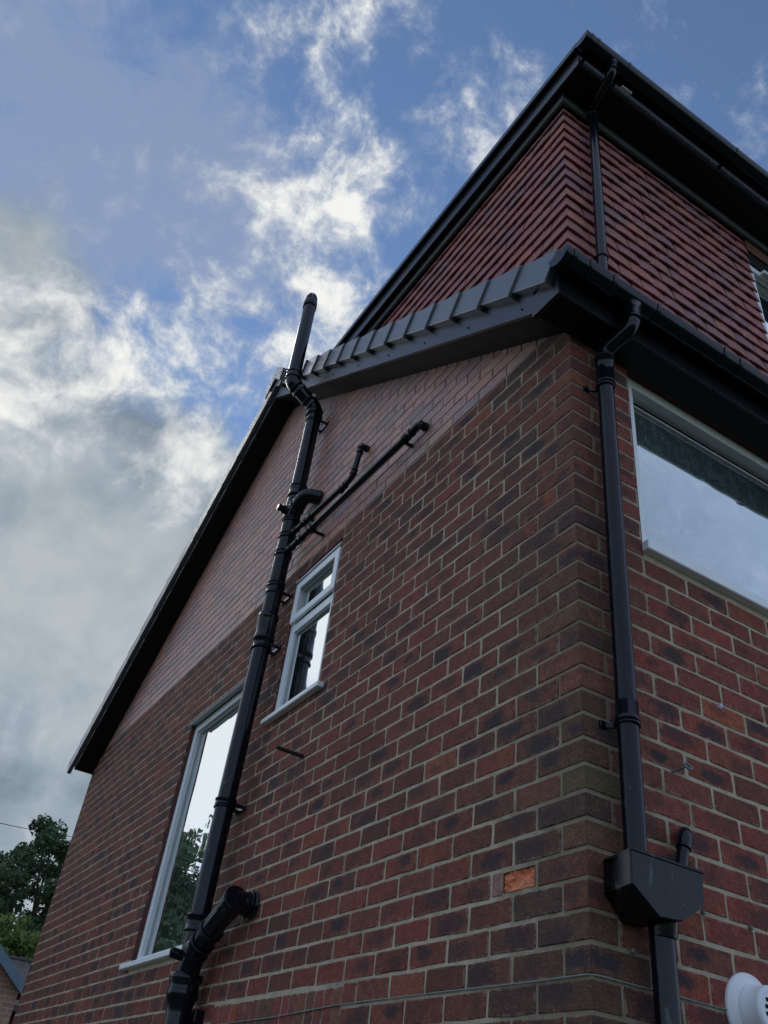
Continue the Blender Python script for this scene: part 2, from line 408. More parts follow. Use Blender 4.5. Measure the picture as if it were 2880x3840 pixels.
def collar(mb, p, d, r, ln, seg=24, lip=0.004):
    # a push-fit socket: sleeve with a raised rim at each end
    p = Vector(p); d = Vector(d).normalized()
    st = [(-.5, r - .004), (-.5, r + lip), (-.36, r + lip), (-.33, r), (.33, r), (.36, r + lip), (.5, r + lip), (.5, r - .004)]
    mb.tube([p + d * (t * ln) + d * (i * 1e-5) for i, (t, _) in enumerate(st)], [q for _, q in st], seg, False, False)
    return mb
GAB = lambda a, z, o: (-o, a, z)      # gable wall: a runs along +Y, o outward (-X)
REA = lambda a, z, o: (a, -o, z)      # rear wall: a runs along +X, o outward (-Y)
def proj(p):
    q = Vector(p) - Vector(CAM); z = q.dot(Vector(FW))
    if z < .1: return None
    return (1440 + FPX * q.dot(Vector(RX)) / z, 1920 + FPX * q.dot(Vector(DN)) / z)
def shown(quad):
    pp = [proj(p) for p in quad]
    if any(p is None for p in pp): return 0
    cx = sum(p[0] for p in pp) / len(pp); cy = sum(p[1] for p in pp) / len(pp)
    if not (-40 < cx < 2920 and -40 < cy < 3880): return 0
    return abs(sum(pp[i][0] * pp[(i + 1) % len(pp)][1] - pp[(i + 1) % len(pp)][0] * pp[i][1] for i in range(len(pp)))) / 2

# ------------------------------------------------------------------ ground
g = MB(); N = 24; S = 400.0
gv = [(-S + 2 * S * i / N, -S + 2 * S * j / N, -ZG) for j in range(N + 1) for i in range(N + 1)]
g.add(gv, [[j * (N + 1) + i, j * (N + 1) + i + 1, (j + 1) * (N + 1) + i + 1, (j + 1) * (N + 1) + i] for j in range(N) for i in range(N)])
M_GRASS = simple('rough_lawn', (0.06, 0.085, 0.03), 0.95, 0.1, .5, .6, .02, 30)
tag(g.build('ground', M_GRASS, origin=(0, 0, -ZG)), kind='structure')
pv = MB(); pv.box((-3.2, -4.5, -ZG + .004), (8, -.02, -ZG + .03)); pv.box((-3.2, -.02, -ZG + .004), (-.02, 9.5, -ZG + .03))
M_PAVE = simple('concrete_paving', (0.13, 0.125, 0.12), 0.9, 0.2, .25, 3, .003, 60)
tag(pv.build('pavement', M_PAVE, origin=(0, 0, -ZG)), kind='structure')

# ------------------------------------------------------------------ house
H = empty('house', (0, 0, -ZG))
tag(H, 'dark red brick house with black gutters and a tile-hung box dormer', 'house')
MOD, CH = 0.2265, 0.082576
DEEP, TOP_OLD = 7.37, 3 * CH
AP = 3.60                                         # ridge line
S_WIN = (2.045, 2.650, -0.865, 0.168)             # openings: along, along, low, high
L_WIN = (3.050, 4.210, -2.030, -0.345)
R_WIN = (0.337, 2.250, -0.872, 0.140)
def sof(y): return .163 + .650 * y if y < AP else .163 + .650 * AP - .640 * (y - AP)

def backing(name, mp, a0, a1, z0, z1, holes, mt, recess=.0030, depth=.11, mats=None):
    mb = MB(); ys = sorted({a0, a1, *[h[0] for h in holes], *[h[1] for h in holes]}); zs = sorted({z0, z1, *[h[2] for h in holes], *[h[3] for h in holes]})
    for i in range(len(ys) - 1):
        for j in range(len(zs) - 1):
            cy, cz = (ys[i] + ys[i + 1]) / 2, (zs[j] + zs[j + 1]) / 2
            if any(h[0] < cy < h[1] and h[2] < cz < h[3] for h in holes): continue
            mb.add([mp(ys[i], zs[j], -recess), mp(ys[i + 1], zs[j], -recess), mp(ys[i + 1], zs[j + 1], -recess), mp(ys[i], zs[j + 1], -recess)], [(0, 1, 2, 3)])
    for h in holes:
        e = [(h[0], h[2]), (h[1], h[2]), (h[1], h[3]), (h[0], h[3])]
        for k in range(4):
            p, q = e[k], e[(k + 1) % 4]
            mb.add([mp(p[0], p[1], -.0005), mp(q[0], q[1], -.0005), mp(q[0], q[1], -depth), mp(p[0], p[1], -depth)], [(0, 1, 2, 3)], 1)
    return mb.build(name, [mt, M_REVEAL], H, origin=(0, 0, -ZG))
CHIPR = (.2215 * 1.0066 + .009, .4445 * 1.0066 - .066, -CH * 26 + .0115, -CH * 25 - .0115)      # the pocket behind the spalled brick
gable = backing('gable_wall', GAB, .0031, DEEP - .0031, -ZG, TOP_OLD + .002, [S_WIN, L_WIN, CHIPR], M_MORT)
rear = backing('rear_wall', REA, .0031, 7.0, -ZG, .16, [R_WIN], M_MORT)
mb = MB(); xi = .0042
mb.add([(xi, .0, TOP_OLD), (xi, DEEP, TOP_OLD), (xi, DEEP, sof(DEEP) + .05), (xi, AP, sof(AP) + .12), (xi, .0, sof(0) + .1)], [(0, 1, 2, 3, 4)])
infill = mb.build('gable_infill_wall', M_MORTNEW, H, origin=(0, 0, TOP_OLD))
mb = MB(); mb.box((.0, DEEP - .006, -ZG), (7, DEEP, .1)); mb.box((6.99, .0, -ZG), (7.0, DEEP, .1))
mb.build('far_wall', M_REVEAL, H, origin=(0, DEEP, -ZG))

# --- bricks
def old_tint(a, z, wall):
    k = random.random()
    if k < .60: c = (R(.155, .195), R(.058, .070), R(.047, .056))
    elif k < .90: c = (R(.125, .160), R(.050, .061), R(.042, .050))
    elif k < .945: c = (R(.090, .110), R(.044, .052), R(.042, .049))
    elif k < .98: c = (R(.21, .25), R(.080, .092), R(.052, .062))
    else: c = (R(.075, .085), R(.053, .058), R(.056, .062))
    if wall == 'gable': c = (c[0] * 1.20, c[1] * .95, c[2] * .78)  # gable tinted darker than rear wall: its dimmer light is put into the colour
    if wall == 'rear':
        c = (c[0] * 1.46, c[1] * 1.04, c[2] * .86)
    # brown run-off stain down the corner
    d = a if wall == 'gable' else a * 3.2
    s = max(0, 1 - d / .70) * (0.45 + .65 * min(1, max(0, (-z) / 1.6))) * R(.5, 1.0)
    ol = (.080, .055, .037) if random.random() < .85 else (.115, .085, .045)
    c = tuple(x * (1 - s * .75) + y * s * .75 for x, y in zip(c, ol))
    return c
def new_tint():
    k = random.random()
    if k < .58: c = (R(.43, .51), R(.225, .255), R(.185, .21))
    elif k < .82: c = (R(.52, .61), R(.255, .285), R(.19, .215))
    else: c = (R(.32, .38), R(.20, .225), R(.18, .20))
    return c
def brick_face(mb, mp, a0, a1, z0, z1, out, deep, tint, par, jit=.0026, cr=.0055, mi=0):
    """one brick seen on a wall face: rounded, slightly uneven outline, eased arris, returns into the joint"""
    ca, cz = (a0 + a1) / 2, (z0 + z1) / 2; L = a1 - a0; Hh = z1 - z0
    cr = min(cr, L * .2)
    o = [(a0 + cr, z0), (ca, z0), (a1 - cr, z0), (a1, z0 + cr), (a1, z1 - cr), (a1 - cr, z1), (ca, z1), (a0 + cr, z1), (a0, z1 - cr), (a0, z0 + cr)]
    o = [(x + R(-jit, jit), y + R(-jit, jit)) for x, y in o]
    n = len(o); b = len(mb.v); q = .0030
    ins = [(x + (ca - x) / (L / 2) * q * 1.0, y + (cz - y) / (Hh / 2) * q) for x, y in o]
    tl = R(-.0012, .0012)
    vs = [mp(x, y, -deep) for x, y in o] + [mp(x, y, out - .0022) for x, y in o] + [mp(x, y, out + tl * (x - ca) / L) for x, y in ins]
    fs = [[i, (i + 1) % n, n + (i + 1) % n, n + i] for i in range(n)] + [[n + i, n + (i + 1) % n, 2 * n + (i + 1) % n, 2 * n + i] for i in range(n)] + [list(range(2 * n, 3 * n))]
    if mp is GAB: fs = [f[::-1] for f in fs]
    mb.add(vs, fs, mi)
    for i, (x, y) in enumerate(o): mb.uv[b + i] = (x - ca, y - cz); mb.uv[b + n + i] = (x - ca, y - cz); mb.uv[b + 2 * n + i] = (x - ca, y - cz)
    mb.tint += [tint] * (3 * n); mb.par += [par] * (3 * n); mb.siz += [(L / 2, Hh / 2, 0, 0)] * (3 * n)
def corner_brick(mb, lx, ly, z0, z1, tint, par):
    b = len(mb.v); j = lambda: R(-.0012, .0012)
    mb.box((j() - .0006, j() - .0006, z0 + j()), (lx, ly, z1 + j()), .0030)
    for i in range(b, len(mb.v)):
        x, y, z = mb.v[i]
        mb.uv[i] = ((y - ly / 2) if x < y else -(x - lx / 2) - ly / 2, z - (z0 + z1) / 2)
    n = len(mb.v) - b; mb.tint += [tint] * n; mb.par += [par] * n; mb.siz += [(1.0, (z1 - z0) / 2, 0, 0)] * n
def newmb():
    m = MB(); m.tint = []; m.par = []; m.siz = []; return m
def rpar(L):
    s = random.random()
    st = 0 if s < .42 else R(.35, 1.0)
    return (st, R(-.25, .25) * L, R(-.012, .012), R(.030, .062))
specs = []       # (screen area, parent, maker, origin)
def cut(iv, holes, zc):
    out = [iv]
    for h in holes:
        if not (h[2] < zc < h[3]): continue
        nx = []
        for a, b in out:
            if b <= h[0] or a >= h[1]: nx.append((a, b)); continue
            if a < h[0]: nx.append((a, h[0]))
            if b > h[1]: nx.append((h[1], b))
        out = nx
    return [(a, b) for a, b in out if b - a > .022]
J = .0056
def spec(parent, mp, a0, a1, z0, z1, out, deep, tint, par, mi, **kw):
    ar = shown([mp(a0, z0, 0), mp(a1, z0, 0), mp(a1, z1, 0), mp(a0, z1, 0)])
    specs.append((ar, parent, lambda m: brick_face(m, mp, a0, a1, z0, z1, out, deep, tint, par, mi=mi, **kw), mp((a0 + a1) / 2, (z0 + z1) / 2, 0), mi))
CHIP = None
SOLD = (1.34, 2.62, -2.322 - .218, -2.322)     # soldier course over the ground-floor opening
for k in range(-3, 55):
    z1 = -CH * k - J; z0 = -CH * (k + 1) + J; zc = (z0 + z1) / 2
    odd = k % 2 != 0
    # corner brick: long side alternates between the two walls
    if k >= -2:
        lx, ly = ((.1025, .2155) if odd else (.2155, .1025))
        lx *= MOD / .225; ly *= MOD / .225
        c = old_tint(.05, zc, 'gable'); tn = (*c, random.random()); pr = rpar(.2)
        if k == 22: tn = (.125, .092, .045, .3); pr = (0, 0, 0, .05)
        zz = (z0, z1, lx, ly, tn, pr)
        ar = shown([(0, 0, z0), (0, ly, z0), (0, ly, z1), (0, 0, z1)]) + shown([(0, 0, z0), (lx, 0, z0), (lx, 0, z1), (0, 0, z1)])
        specs.append((ar, gable, (lambda m, q=zz: corner_brick(m, q[2], q[3], q[0], q[1], q[4], q[5])), (0, 0, zc), 0))
    # gable
    a = ((.22 if odd else .1075) * MOD / .225) if k >= -2 else .0
    n = 0
    while a < DEEP - .02:
        b = min(a + MOD, DEEP)
        e0, e1 = a + J + R(-.001, .001), b - J + R(-.001, .001)
        if k < -2: e0 = max(e0, (zc - .163) / .65 - .10)
        if k == 25 and n == 0:
            CHIP = (e0, e1, z0, z1)
        elif e1 - e0 > .03:
            for (x0, x1) in cut((e0, e1), [S_WIN, L_WIN, SOLD], zc):
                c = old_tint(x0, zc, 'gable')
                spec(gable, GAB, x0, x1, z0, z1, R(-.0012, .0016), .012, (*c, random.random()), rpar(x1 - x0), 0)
        a = b; n += 1
    # rear wall
    if k >= -2:
        a = (.1075 if odd else .22) * MOD / .225
        while a < 4.4:
            b = a + MOD
            for (x0, x1) in cut((a + J + R(-.001, .001), b - J + R(-.001, .001)), [R_WIN], zc):
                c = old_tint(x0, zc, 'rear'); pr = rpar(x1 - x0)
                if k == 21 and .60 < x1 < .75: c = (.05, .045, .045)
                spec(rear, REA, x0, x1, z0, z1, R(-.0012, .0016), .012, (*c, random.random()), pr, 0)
            a = b
# soldier course
a = SOLD[0]
while a < SOLD[1] - .02:
    c = (R(.17, .32), R(.06, .10), R(.045, .06))
    spec(gable, GAB, a + .004, a + .0715, SOLD[2] + .004, SOLD[3] - J, R(0, .002), .012, (*c, random.random()), (R(0, .5), 0, R(-.05, .05), .04), 0)
    a += .0755
# new brickwork filling the gable above the old eaves
NH, NL = .0752, .2255
k = 0; z = TOP_OLD + .003
while z < 2.75:
    z0, z1 = z + .0038, z + NH - .0038; zc = (z0 + z1) / 2
    lo = max(.0, (z0 - .163) / .65 - .12); hi = min(DEEP, AP + (.163 + .65 * AP - z0) / .64 + .12)
    a = lo - ((lo + (k % 2) * NL / 2) % NL)
    while a < hi:
        x0, x1 = max(a, lo) + .0038, min(a + NL, hi) - .0038
        if x1 - x0 > .03:
            spec(infill, GAB, x0, x1, z0, z1, R(-.0008, .0010), .008, (*new_tint(), random.random()), (R(0, .55) if random.random() < .4 else 0, R(-.08, .08), R(-.01, .01), R(.03, .06)), 1, jit=.0006, cr=.002)
        a += NL
    z += NH; k += 1
specs.sort(key=lambda s: -s[0])
rest = newmb()
for i, (ar, par_, mk, org, mi) in enumerate(specs):
    if i < 299:
        m = newmb(); mk(m); m.m = [0] * len(m.m)
        m.build('brick', M_NEW if mi else M_BRICK, par_, origin=org)
    else: mk(rest)
rest.build('remaining_bricks', [M_BRICK, M_NEW], H, origin=(0, 0, -ZG), kind='stuff')
# the spalled brick: raw orange break, one end of the old face left
e0, e1, z0, z1 = CHIP
mb = newmb(); brick_face(mb, GAB, e1 - .056, e1, z0, z1, .0, .012, (.30, .17, .15, .4), (0, 0, 0, .05))
n0 = len(mb.v); NA, NZ = 16, 8
vs = []
for j in range(NZ + 1):
    for i in range(NA + 1):
        a = e0 - .004 + (e1 - .030 - .034 * j / NZ + .012 * math.sin(j * 2.1) - e0) * i / NA; zz = z0 + (z1 - z0) * j / NZ
        edge = min(i, NA - i, j, NZ - j)
        d = -.002 - (.013 + .007 * math.sin(i * .5 + j * .8) + .004 * math.sin(i * 1.7 - j)) * min(1, edge / 2.0) * (.35 + .65 * j / NZ) + R(-.002, .002)
        if edge == 0: d = -.0040
        vs.append(GAB(a + R(-.002, .002) * (edge > 0), zz + R(-.002, .002) * (edge > 0), d))
mb.add(vs, [[j * (NA + 1) + i, (j + 1) * (NA + 1) + i, (j + 1) * (NA + 1) + i + 1, j * (NA + 1) + i + 1] for j in range(NZ) for i in range(NA)], 1)
mb.tint += [(0.6, .2, .1, 1)] * len(vs); mb.par += [(0, 0, 0, .05)] * len(vs); mb.siz += [(1, 1, 0, 0)] * len(vs)
o = mb.build('brick', [M_BRICK, M_CHIP], gable, origin=(0, (e0 + e1) / 2, (z0 + z1) / 2))
o['label'] = 'spalled brick with raw bright orange face'

# --- roof, verge, soffits
AL = math.atan(.646); ca_, sa_ = math.cos(AL), math.sin(AL)
mb = MB()
mb.prism([(-.215, .285), (AP, .285 + .646 * (AP + .215)), (AP, .33 + .646 * (AP + .215)), (-.215, .33)], 0, -.205, 7.2)
yl = 7.2 + .42
mb.prism([(yl, .155), (AP, .285 + .646 * (AP + .215)), (AP, .33 + .646 * (AP + .215)), (yl, .20)], 0, -.205, 7.2)
roof = mb.build('roof', M_ROOFTILE, H, origin=(0, AP, .2), fix=True)
def cap_at(n, left):
    s0 = .302 * n; s1 = s0 + .325
    def P(s, nn, x):
        y = -.098 + s * ca_ - nn * sa_; z = .218 + s * sa_ + nn * ca_
        return (x, 2 * AP - y if left else y, z)
    mb = MB(); h = .164; xo0, xo1, xi_ = (-.222, -.214, -.150) if left else (-.2275, -.2135, -.150)
    t = .007
    A = [P(s0, 0, xo0), P(s1, .022, xo1), P(s1, h - .004, xo1), P(s0, h, xo0)]                       # outer cheek
    B = [P(s0, 0, xi_ - .035), P(s1, .022, xi_ - .035), P(s1, h - .004, xi_), P(s0, h, xi_)]
    q = .004
    A2 = [P(s0 + q, q, xo0 - .0025), P(s1, .022 + q, xo1 - .0025), P(s1, h - .004 - q, xo1 - .0025), P(s0 + q, h - q, xo0 - .0025)]
    mb.add(A + B + A2, [(0, 1, 9, 8), (1, 2, 10, 9), (2, 3, 11, 10), (3, 0, 8, 11), (8, 9, 10, 11), (0, 4, 5, 1), (3, 2, 6, 7), (0, 3, 7, 4), (1, 5, 6, 2), (4, 7, 6, 5)])
    return mb
for n in range(15): cap_at(n, False).build('verge_cap', M_CAP, roof, fix=True)
for n in range(-1, 15): cap_at(n, True).build('verge_cap', M_CAP, roof, fix=True)
mb = MB()
zr = 2.80
mb.prism([(AP - .17, zr - .085), (AP, zr + .06), (AP + .17, zr - .085), (AP + .165, zr - .105), (AP, zr + .035), (AP - .165, zr - .105)], 0, -.232, 7.2)
mb.prism([(AP - .185, zr - .105), (AP, zr + .064), (AP + .185, zr - .105), (AP + .15, zr - .235), (AP, zr - .09), (AP - .15, zr - .235)], 0, -.245, -.2325)
mb.build('ridge_tile', M_CAP, roof, fix=True)
def bb(y): return .146 + .653 * y if y < AP else .146 + .653 * AP - .640 * (y - AP)
mb = MB(); mb.prism([(.02, bb(.02)), (AP, bb(AP)), (AP, bb(AP) + .22), (.02, bb(.02) + .20)], 0, -.188, -.170)
mb.prism([(.02, bb(.02) - .004), (AP, bb(AP) - .004), (AP, bb(AP) + .010), (.02, bb(.02) + .010)], 0, -.1905, -.1880)
barge = mb.build('barge_board', M_BOARD, H, fix=True)
for y in (.10, .53, .97, 1.41, 1.85, 2.3, 2.9, 3.3):
    nb = MB(); zq = bb(y) + .05; nb.tube([(-.1925, y, zq), (-.188, y, zq)], .005, 8); nb.build('screw_cover', M_SOFF, barge)
YE = 7.40
mb = MB(); mb.prism([(AP, bb(AP)), (YE, bb(YE)), (YE, bb(YE) + .16), (AP, bb(AP) + .22)], 0, -.188, -.170)
mb.prism([(AP, bb(AP) - .004), (YE, bb(YE) - .004), (YE, bb(YE) + .010), (AP, bb(AP) + .010)], 0, -.1905, -.1880)
mb.build('barge_board', M_BOARD, H, fix=True)
mb = MB()
mb.prism([(.0, sof(0) - .01), (AP, sof(AP) - .01), (AP, sof(AP) + .005), (.0, sof(0) + .005)], 0, -.172, .004)
mb.prism([(AP, sof(AP) - .01), (YE - .01, sof(YE) - .01), (YE - .01, sof(YE) + .005), (AP, sof(AP) + .005)], 0, -.172, .004)
mb.build('verge_soffit', M_SOFF, H, fix=True)
mb = MB(); mb.box((-.186, YE - .008, bb(YE)), (.004, YE + .004, bb(YE) + .15)); mb.build('box_end', M_BOARD, H)
mb = MB(); mb.prism([(-.143, .128), (.024, .128), (.0235, .26), (-.143, .31)], 0, -.1925, -.170); mb.build('box_end', M_BOARD, H, fix=True)
mb = MB(); mb.box((-.172, -.136, .130), (7.0, .004, .142)); rs = mb.build('eaves_soffit', M_SOFF, H)
mb = MB(); mb.box((-.1915, -.148, .1245), (7.0, -.133, .315), .003); mb.build('fascia_board', M_BOARD, H)

# --- gutters
def gutter(x0, x1, yc, zr, r, bands, name='gutter'):
    mb = MB(); nseg = 18; th = .0032
    def arc(rad, top): return [(yc + rad * math.cos(math.pi + math.pi * i / nseg), zr + rad * math.sin(math.pi + math.pi * i / nseg)) for i in range(nseg + 1)]
    ou = arc(r, 0); inn = arc(r - th, 0)
    lipo = (yc - r - .0025, zr + .005); lipi = (yc - r + .006, zr + .006)
    po = [lipi, lipo] + ou + [(yc + r, zr + .006)]; pi_ = [(yc + r - th, zr + .006)] + inn[::-1]
    poly = po + pi_; n = len(poly)
    vs = [(x0, a, b) for a, b in poly] + [(x1, a, b) for a, b in poly]
    mb.add(vs, [[i, (i + 1) % n, n + (i + 1) % n, n + i] for i in range(n)], 0, True)
    mb.add(vs, [list(range(n))[::-1], list(range(n, 2 * n))])
    G = mb.build(name, M_GUT, H, fix=True)
    # stop end
    e = MB(); pts = arc(r + .004, 0)
    e.prism([(a, b) for a, b in pts] + [(yc + r + .004, zr + .008), (yc - r - .004, zr + .008)], 0, x0 - .006, x0 + .002)
    pts2 = arc(r + .003, 0)
    for (xa, xb) in ((x0, x0 + .03),):
        m2 = [(a, b) for a, b in pts2]
        vs = [(xa, a, b) for a, b in m2] + [(xb, a, b) for a, b in m2]
        k = len(m2); e.add(vs, [[i, i + 1, k + i + 1, k + i] for i in range(k - 1)], 0, True)
    e.build('stop_end', M_GUT, G, fix=True)
    for bx, bw in bands:
        e = MB(); ro = r + .0045; m2 = [(yc - ro - .001, zr + .011)] + arc(ro, 0) + [(yc + ro, zr + .008)]
        m3 = [(yc - r + .004, zr + .011)] + arc(r - .0005, 0) + [(yc + r, zr + .008)]
        poly = m2 + m3[::-1]; n = len(poly)
        vs = [(bx - bw / 2, a, b) for a, b in poly] + [(bx + bw / 2, a, b) for a, b in poly]
        e.add(vs, [[i, (i + 1) % n, n + (i + 1) % n, n + i] for i in range(n)]); e.add(vs, [list(range(n)), list(range(n, 2 * n))])
        e.build('gutter_bracket', M_GUT, G, fix=True)
    return G
G1 = gutter(-.237, 7.2, -.205, .283, .056, [(-.190, .022), (-.105, .014), (.034, .026), (.291, .022), (.708, .020), (.812, .018), (1.6, .022)])
G2 = gutter(.004, 7.2, -.183, 2.652, .055, [(.046, .016), (.099, .020), (.350, .022), (1.299, .022), (2.2, .022)])
nb = MB(); nb.box((.36, -.150, 2.545), (.44, -.128, 2.556)); nb.build('packer', M_LABEL, G2)

# --- dormer
DX, DY = .148, .148
mb = MB()
mb.add([(DX, DY, .3), (DX, 3.5, .3), (DX, 3.5, 2.6), (DX, DY, 2.6)], [(0, 3, 2, 1)])
mb.add([(DX, DY, .3), (1.74, DY, .3), (1.74, DY, 2.6), (DX, DY, 2.6)], [(0, 1, 2, 3)])
mb.add([(1.74, DY, .3), (3.2, DY, .3), (3.2, DY, 1.16), (1.74, DY, 1.16)], [(0, 1, 2, 3)])
mb.add([(3.0, DY, 1.16), (7, DY, 1.16), (7, DY, 2.6), (3.0, DY, 2.6)], [(0, 1, 2, 3)])
dw = mb.build('dormer_wall', M_FELT, H, origin=(DX, DY, .3))
GA = .1003
def tile_tint(a=0):
    k = random.random()
    if k < .66: c = (R(.33, .38), R(.132, .150), R(.125, .142))
    elif k < .88: c = (R(.29, .33), R(.132, .148), R(.132, .145))
    elif k < .94: c = (R(.39, .43), R(.148, .162), R(.128, .140))
    else: c = (R(.24, .28), R(.130, .145), R(.138, .152))
    return (*c, random.random())
def tile(mb, side, a0, a1, zb, corner0, tint, tall=.150):
    """one hung tile: cambered, lower edge kicked out over the course below; corner0: its near end is mitred at the dormer corner"""
    NS = 4; b = len(mb.v); vs = []; fs = []
    o_b = .0320 + R(-.0016, .0026); o_t = .008; th = .0115; cm = R(.0010, .0048) * (.6 if side == 'L' else 1.25); dz = R(-.0022, .0022)
    def P(a, off, z, mit):
        if side == 'L': return (DX - .012 - off, (DY - .012 - off) if mit else a, z)
        return ((DX - .012 - off) if mit else a, DY - .012 - off, z)
    for i in range(NS + 1):
        t = i / NS; a = a0 + (a1 - a0) * t; mit = corner0 and i == 0
        c = -cm * (2 * t - 1) ** 2 if not corner0 else -cm * (t ** 2)
        for off, zz in ((o_b + c, zb + dz), (o_t + c, zb + tall + dz), (o_b - th + c, zb + dz + .001)):
            vs.append(P(a, off, zz, mit))
    for i in range(NS):
        q = 3 * i
        fs += [(q, q + 3, q + 4, q + 1), (q + 2, q + 5, q + 3, q)]
    fs += [(0, 1, 2), (3 * NS + 2, 3 * NS + 1, 3 * NS)]
    if side == 'L': fs = [f[::-1] for f in fs]
    mb.add(vs, fs)
    for i in range(len(vs)): mb.uv[b + i] = ((a0 - vs[i][1]) if side == 'L' else vs[i][0] - a0, vs[i][2] - zb)
    mb.tint += [tint] * len(vs)
tspecs = []
TW = .166
zt = 2.369
row = 0; zb = zt
while zb > .30:
    tall = .150 if row else .088
    for side in ('L', 'F'):
        if side == 'L': a_end = min(3.5, (zb + .12 - .30) / .646 + .12)
        else: a_end = 1.735 - (.02 if row < 1 else 0)
        first = (TW * .98) if ((row % 2 == 0) == (side == 'L')) else TW * .52
        a = DX; n = 0
        while a < a_end:
            b_ = a + (first if n == 0 else TW)
            if side == 'F' and b_ > a_end: b_ = a_end
            if b_ - a > .02:
                tn = tile_tint(); g0 = .0020 + R(0, .0022)
                args = (side, a + (0 if n == 0 else g0), b_ - g0, zb, n == 0, tn, tall)
                if side == 'L': q = [(DX - .03, a, zb), (DX - .03, b_, zb), (DX - .03, b_, zb + GA), (DX - .03, a, zb + GA)]
                else: q = [(a, DY - .03, zb), (b_, DY - .03, zb), (b_, DY - .03, zb + GA), (a, DY - .03, zb + GA)]
                ar = shown(q)
                # hidden behind the verge, the eaves or the dormer soffit
                if side == 'L' and zb + GA < .457 + .646 * a - .0: ar *= .02
                if zb < 1.0 and side == 'F': ar *= .4
                tspecs.append((ar, args))
            a = b_; n += 1
    a = 1.738 if zb < 1.06 else 3.004 + (row % 2) * .083      # below and beyond the dormer window
    while a < 4.4:
        tspecs.append((0, ('F', a + .002, a + TW - .002, zb, False, tile_tint(), tall))); a += TW
    zb -= GA; row += 1
tspecs.sort(key=lambda s: -s[0])
rt = MB(); rt.tint = []
for i, (ar, args) in enumerate(tspecs):
    if i < 300:
        m = MB(); m.tint = []; tile(m, *args); m.build('tile', M_TILE, dw)
    else: tile(rt, *args)
rt.build('remaining_tiles', M_TILE, H, origin=(DX, DY, .3), kind='stuff')
# trim under the soffit, soffit, fascias, roof edge
mb = MB(); mb.box((.088, .088, 2.452), (.106, 3.3, 2.532)); mb.box((.1065, .088, 2.452), (7.0, .106, 2.532)); mb.build('head_trim', M_TRIM, H)
mb = MB(); mb.box((.056, -.100, 2.528), (7.0, 3.4, 2.538)); mb.build('dormer_soffit', M_SOFF, H)
mb = MB(); mb.box((.042, -.108, 2.520), (.057, 3.45, 2.662), .002); mb.box((.040, -.109, 2.516), (.0425, 3.45, 2.527)); mb.build('dormer_side_fascia', M_BOARD, H)
mb = MB(); mb.box((.0571, -.108, 2.520), (7.0, -.094, 2.662), .002); mb.build('dormer_front_fascia', M_BOARD, H)
mb = MB(); mb.prism([(.012, 2.668), (.020, 2.662), (.060, 2.662), (.060, 2.725), (.030, 2.728), (.012, 2.715)], 1, -.125, 3.5)
# prism with axis 1 takes (x, z) pairs
mb.build('roof_edge_trim', M_BOARD, H, fix=True)
mb = MB(); mb.box((.0605, -.125, 2.664), (7.0, 3.55, 2.715)); mb.build('dormer_roof', M_FELT, H)
mb = MB(); mb.box((1.742, .112, 2.335), (7.0, .150, 2.45)); mb.build('timber_head', M_TIMBER, H)
mb = MB(); mb.box((1.742, .124, 2.222), (7.0, .150, 2.3345)); mb.build('window_head', M_SOFF, H)

